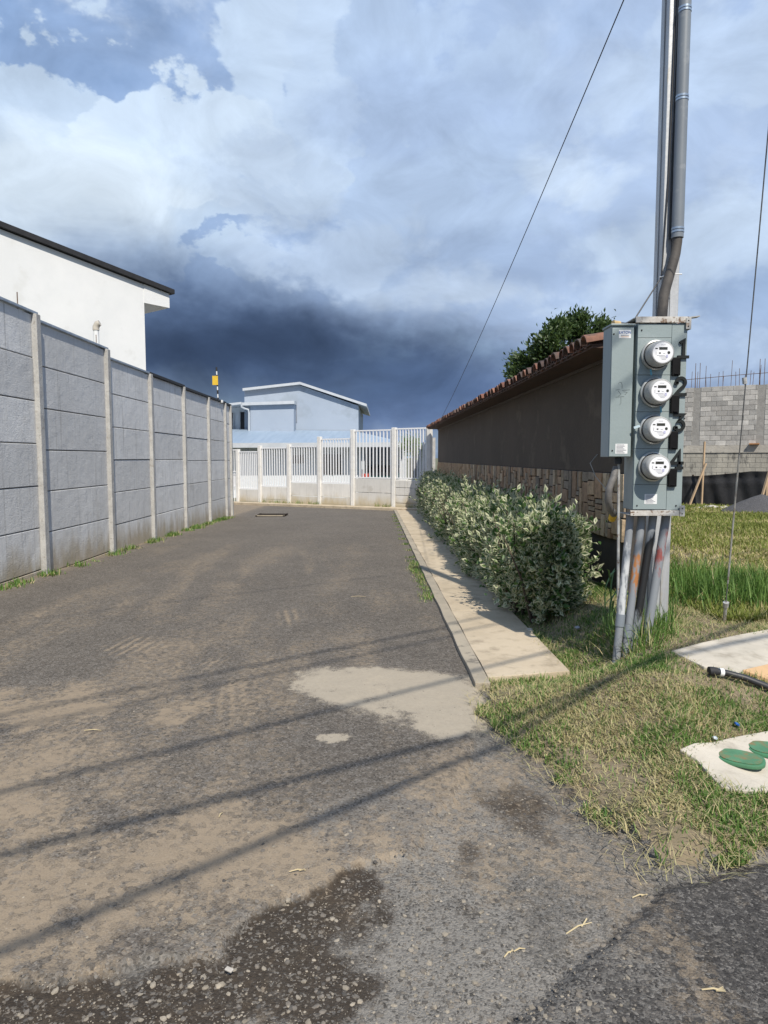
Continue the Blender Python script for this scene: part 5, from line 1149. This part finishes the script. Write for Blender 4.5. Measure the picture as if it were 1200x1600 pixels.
# lot grass
n = 190000; y = 4.6 + 20 * r.random(n) ** 1.45; x = y * r.uniform(.38, .82, n); ok = inlawn(x, y) & (x > BW(y) + .3); x, y = x[ok], y[ok]
ok = r.random(len(x)) < np.clip((fbm(x * .8, y * .8, 4, 81) - .2) * 2.6, .2, 1); x, y = x[ok], y[ok]
stp = np.clip((fbm(x * .9 + 3, y * .6, 4, 82) - .36) * 2.4, .08, .75); grass('lot_grass', x, y, .05 + .003 * y, .0040 + .0011 * y, .65, stp, 'yellow green rough grass covering the empty lot', 41, None, m_lot)
# reed-like weed by the conduits
rw = thing('reed_weed', 'tall narrow leaved weed beside the thin conduit', 'weed', tuple(gnd(952, 985, .2)))
g0 = gnd(952, 985, .2); b = MB(); m_reed = M('reed_green', (.09, .17, .05), (.13, .22, .07), 20, .5)
for i in range(14):
    a_ = random.uniform(0, 6.28); L = random.uniform(.18, .42); hh = random.uniform(.15, .5); st_ = Vector((g0.x + random.uniform(-.04, .02), g0.y + random.uniform(-.02, .05), g0.z - .02)); s0 = st_ + Vector((.01 * math.cos(a_), .01, hh * .75))
    tip = s0 + Vector((math.cos(a_) * L * .8, math.sin(a_) * L * .5, L * .45)); md = s0.lerp(tip, .5) + Vector((0, 0, L * .14)); wv = Vector((-math.sin(a_), math.cos(a_), .3)).normalized() * .006
    b.tube([st_, s0], .003, 5, False); b.add([s0 - wv * .5, s0 + wv * .5, md + wv, md - wv, tip], [(0, 1, 2, 3), (3, 2, 4)])
b.build('leaves', m_reed, rw)
# ------------------------------------------------------------------ loose stones on the road mouth
m_peb = [M('pebble_%d' % i, c, tuple(x * .7 for x in c), 60, .9, rand=.0) for i, c in enumerate([(.25, .215, .165), (.15, .132, .11), (.33, .285, .22), (.085, .076, .066), (.19, .165, .135)])]
def stones(name, n, px0, px1, py0, py1, smin, smax, mats, label, seed, msk=None):
    rr = np.random.default_rng(seed); allv = []; allf = []; mi = []
    ico = rock_mesh(5, None); iv = np.array([v.co[:] for v in ico.vertices]); jf = np.array([p.vertices[:] for p in ico.polygons]); k = 0
    for i in range(n):
        g0 = gnd(rr.uniform(px0, px1), py0 + (py1 - py0) * rr.random())
        j0 = int(np.searchsorted(ys, g0.y)); i0 = int(np.searchsorted(xs, g0.x))
        if j0 >= len(ys) or i0 >= len(xs) or lab[j0, i0] == 3: continue
        mval = max(masks[j0, i0, 2], masks[j0, i0, 3] * .8) if msk else 1
        if rr.random() > mval: continue
        s = smin * (smax / smin) ** (rr.random() ** 3.8); R3 = Matrix.Rotation(rr.uniform(0, 6.28), 3, 'Z') @ Matrix.Rotation(rr.uniform(-.4, .4), 3, 'X')
        v = (iv * np.array([s * rr.uniform(.8, 1.3), s, s * rr.uniform(.45, .8)])) @ np.array(R3).T + np.array([g0.x, g0.y, GZ[j0, i0] - s * .05])
        allv.append(v); allf.append(jf + k); k += len(v); mi += [int(rr.integers(len(mats)))] * len(jf)
    v = np.concatenate(allv); f = np.concatenate(allf); me = bpy.data.meshes.new(name); me.from_pydata(v.tolist(), [], f.tolist())
    for m in mats: me.materials.append(m)
    me.polygons.foreach_set('material_index', mi); o = bpy.data.objects.new(name, me); C.objects.link(o); tag(o, label, 'gravel', kind='stuff')
stones('gravel', 15000, -80, 1000, 1230, 1640, .0014, .0095, m_peb, 'loose gravel and small stones at the mouth of the lane', 51, True)
stones('grit', 1500, -60, 1000, 1000, 1560, .002, .006, m_peb[1:], 'scattered grit and crumbs on the asphalt', 52)
# straw wisps and twigs on the asphalt, single things
m_straw = M('straw', (.52, .43, .26), (.45, .36, .2), 30, .8)
def wisp(px, py, L, ang, fork, label):
    g0 = gnd(px, py); u = Vector((math.cos(ang), math.sin(ang), 0)); v = Vector((-u.y, u.x, 0)); j0 = int(np.searchsorted(ys, g0.y)); i0 = int(np.searchsorted(xs, g0.x)); g0.z = GZ[j0, i0] + .006
    L *= .75; b = MB(); b.tube([g0 - u * L / 2, g0 + v * L * .04 + Vector((0, 0, .004)), g0 + u * L / 2], [.0018, .0024, .0012], 5)
    for k in range(fork):
        q = g0 + u * L * .1; b.tube([q, q + (u * .4 + v * random.uniform(-.25, .25)) * L * .8 + Vector((0, 0, .008))], [.0018, .0008], 4)
    o = b.build('straw_wisp', m_straw); tag(o, label, 'straw')
wisp(905, 1440, .13, .5, 4, 'forked dry straw wisp on the grey gravel'); wisp(1115, 1551, .075, -.1, 6, 'frayed straw tuft on the dark street asphalt')
wisp(795, 1480, .05, .7, 1, 'short straw bit left of the forked wisp'); wisp(812, 1475, .045, .3, 0, 'tiny straw bit on grey gravel beside another')
wisp(1000, 1392, .07, .25, 1, 'straw bit at the grass tip by the dark asphalt'); wisp(345, 1275, .045, 1.4, 0, 'small yellow straw standing out on the sandy asphalt')
wisp(145, 1143, .11, 0.02, 0, 'straight straw lying on asphalt near the left shadow'); wisp(465, 1363, .07, .15, 2, 'dark bent twig on the damp soil'); wisp(560, 933, .20, .05, 0, 'long pale straw across the lane in the middle distance')
g0 = gnd(358, 1515); ws_ = MB().box((g0.x, g0.y, g0.z + .0), (.022, .012, .005), Matrix.Rotation(-.5, 3, 'Z') @ Matrix.Rotation(.15, 3, 'X')).build('broken_tile_chip', M('chip_white', (.46, .42, .36), (.36, .33, .29), 60, .8), bevel=.002); tag(ws_, 'small whitish broken chip lying in the dark gravel', 'chip')
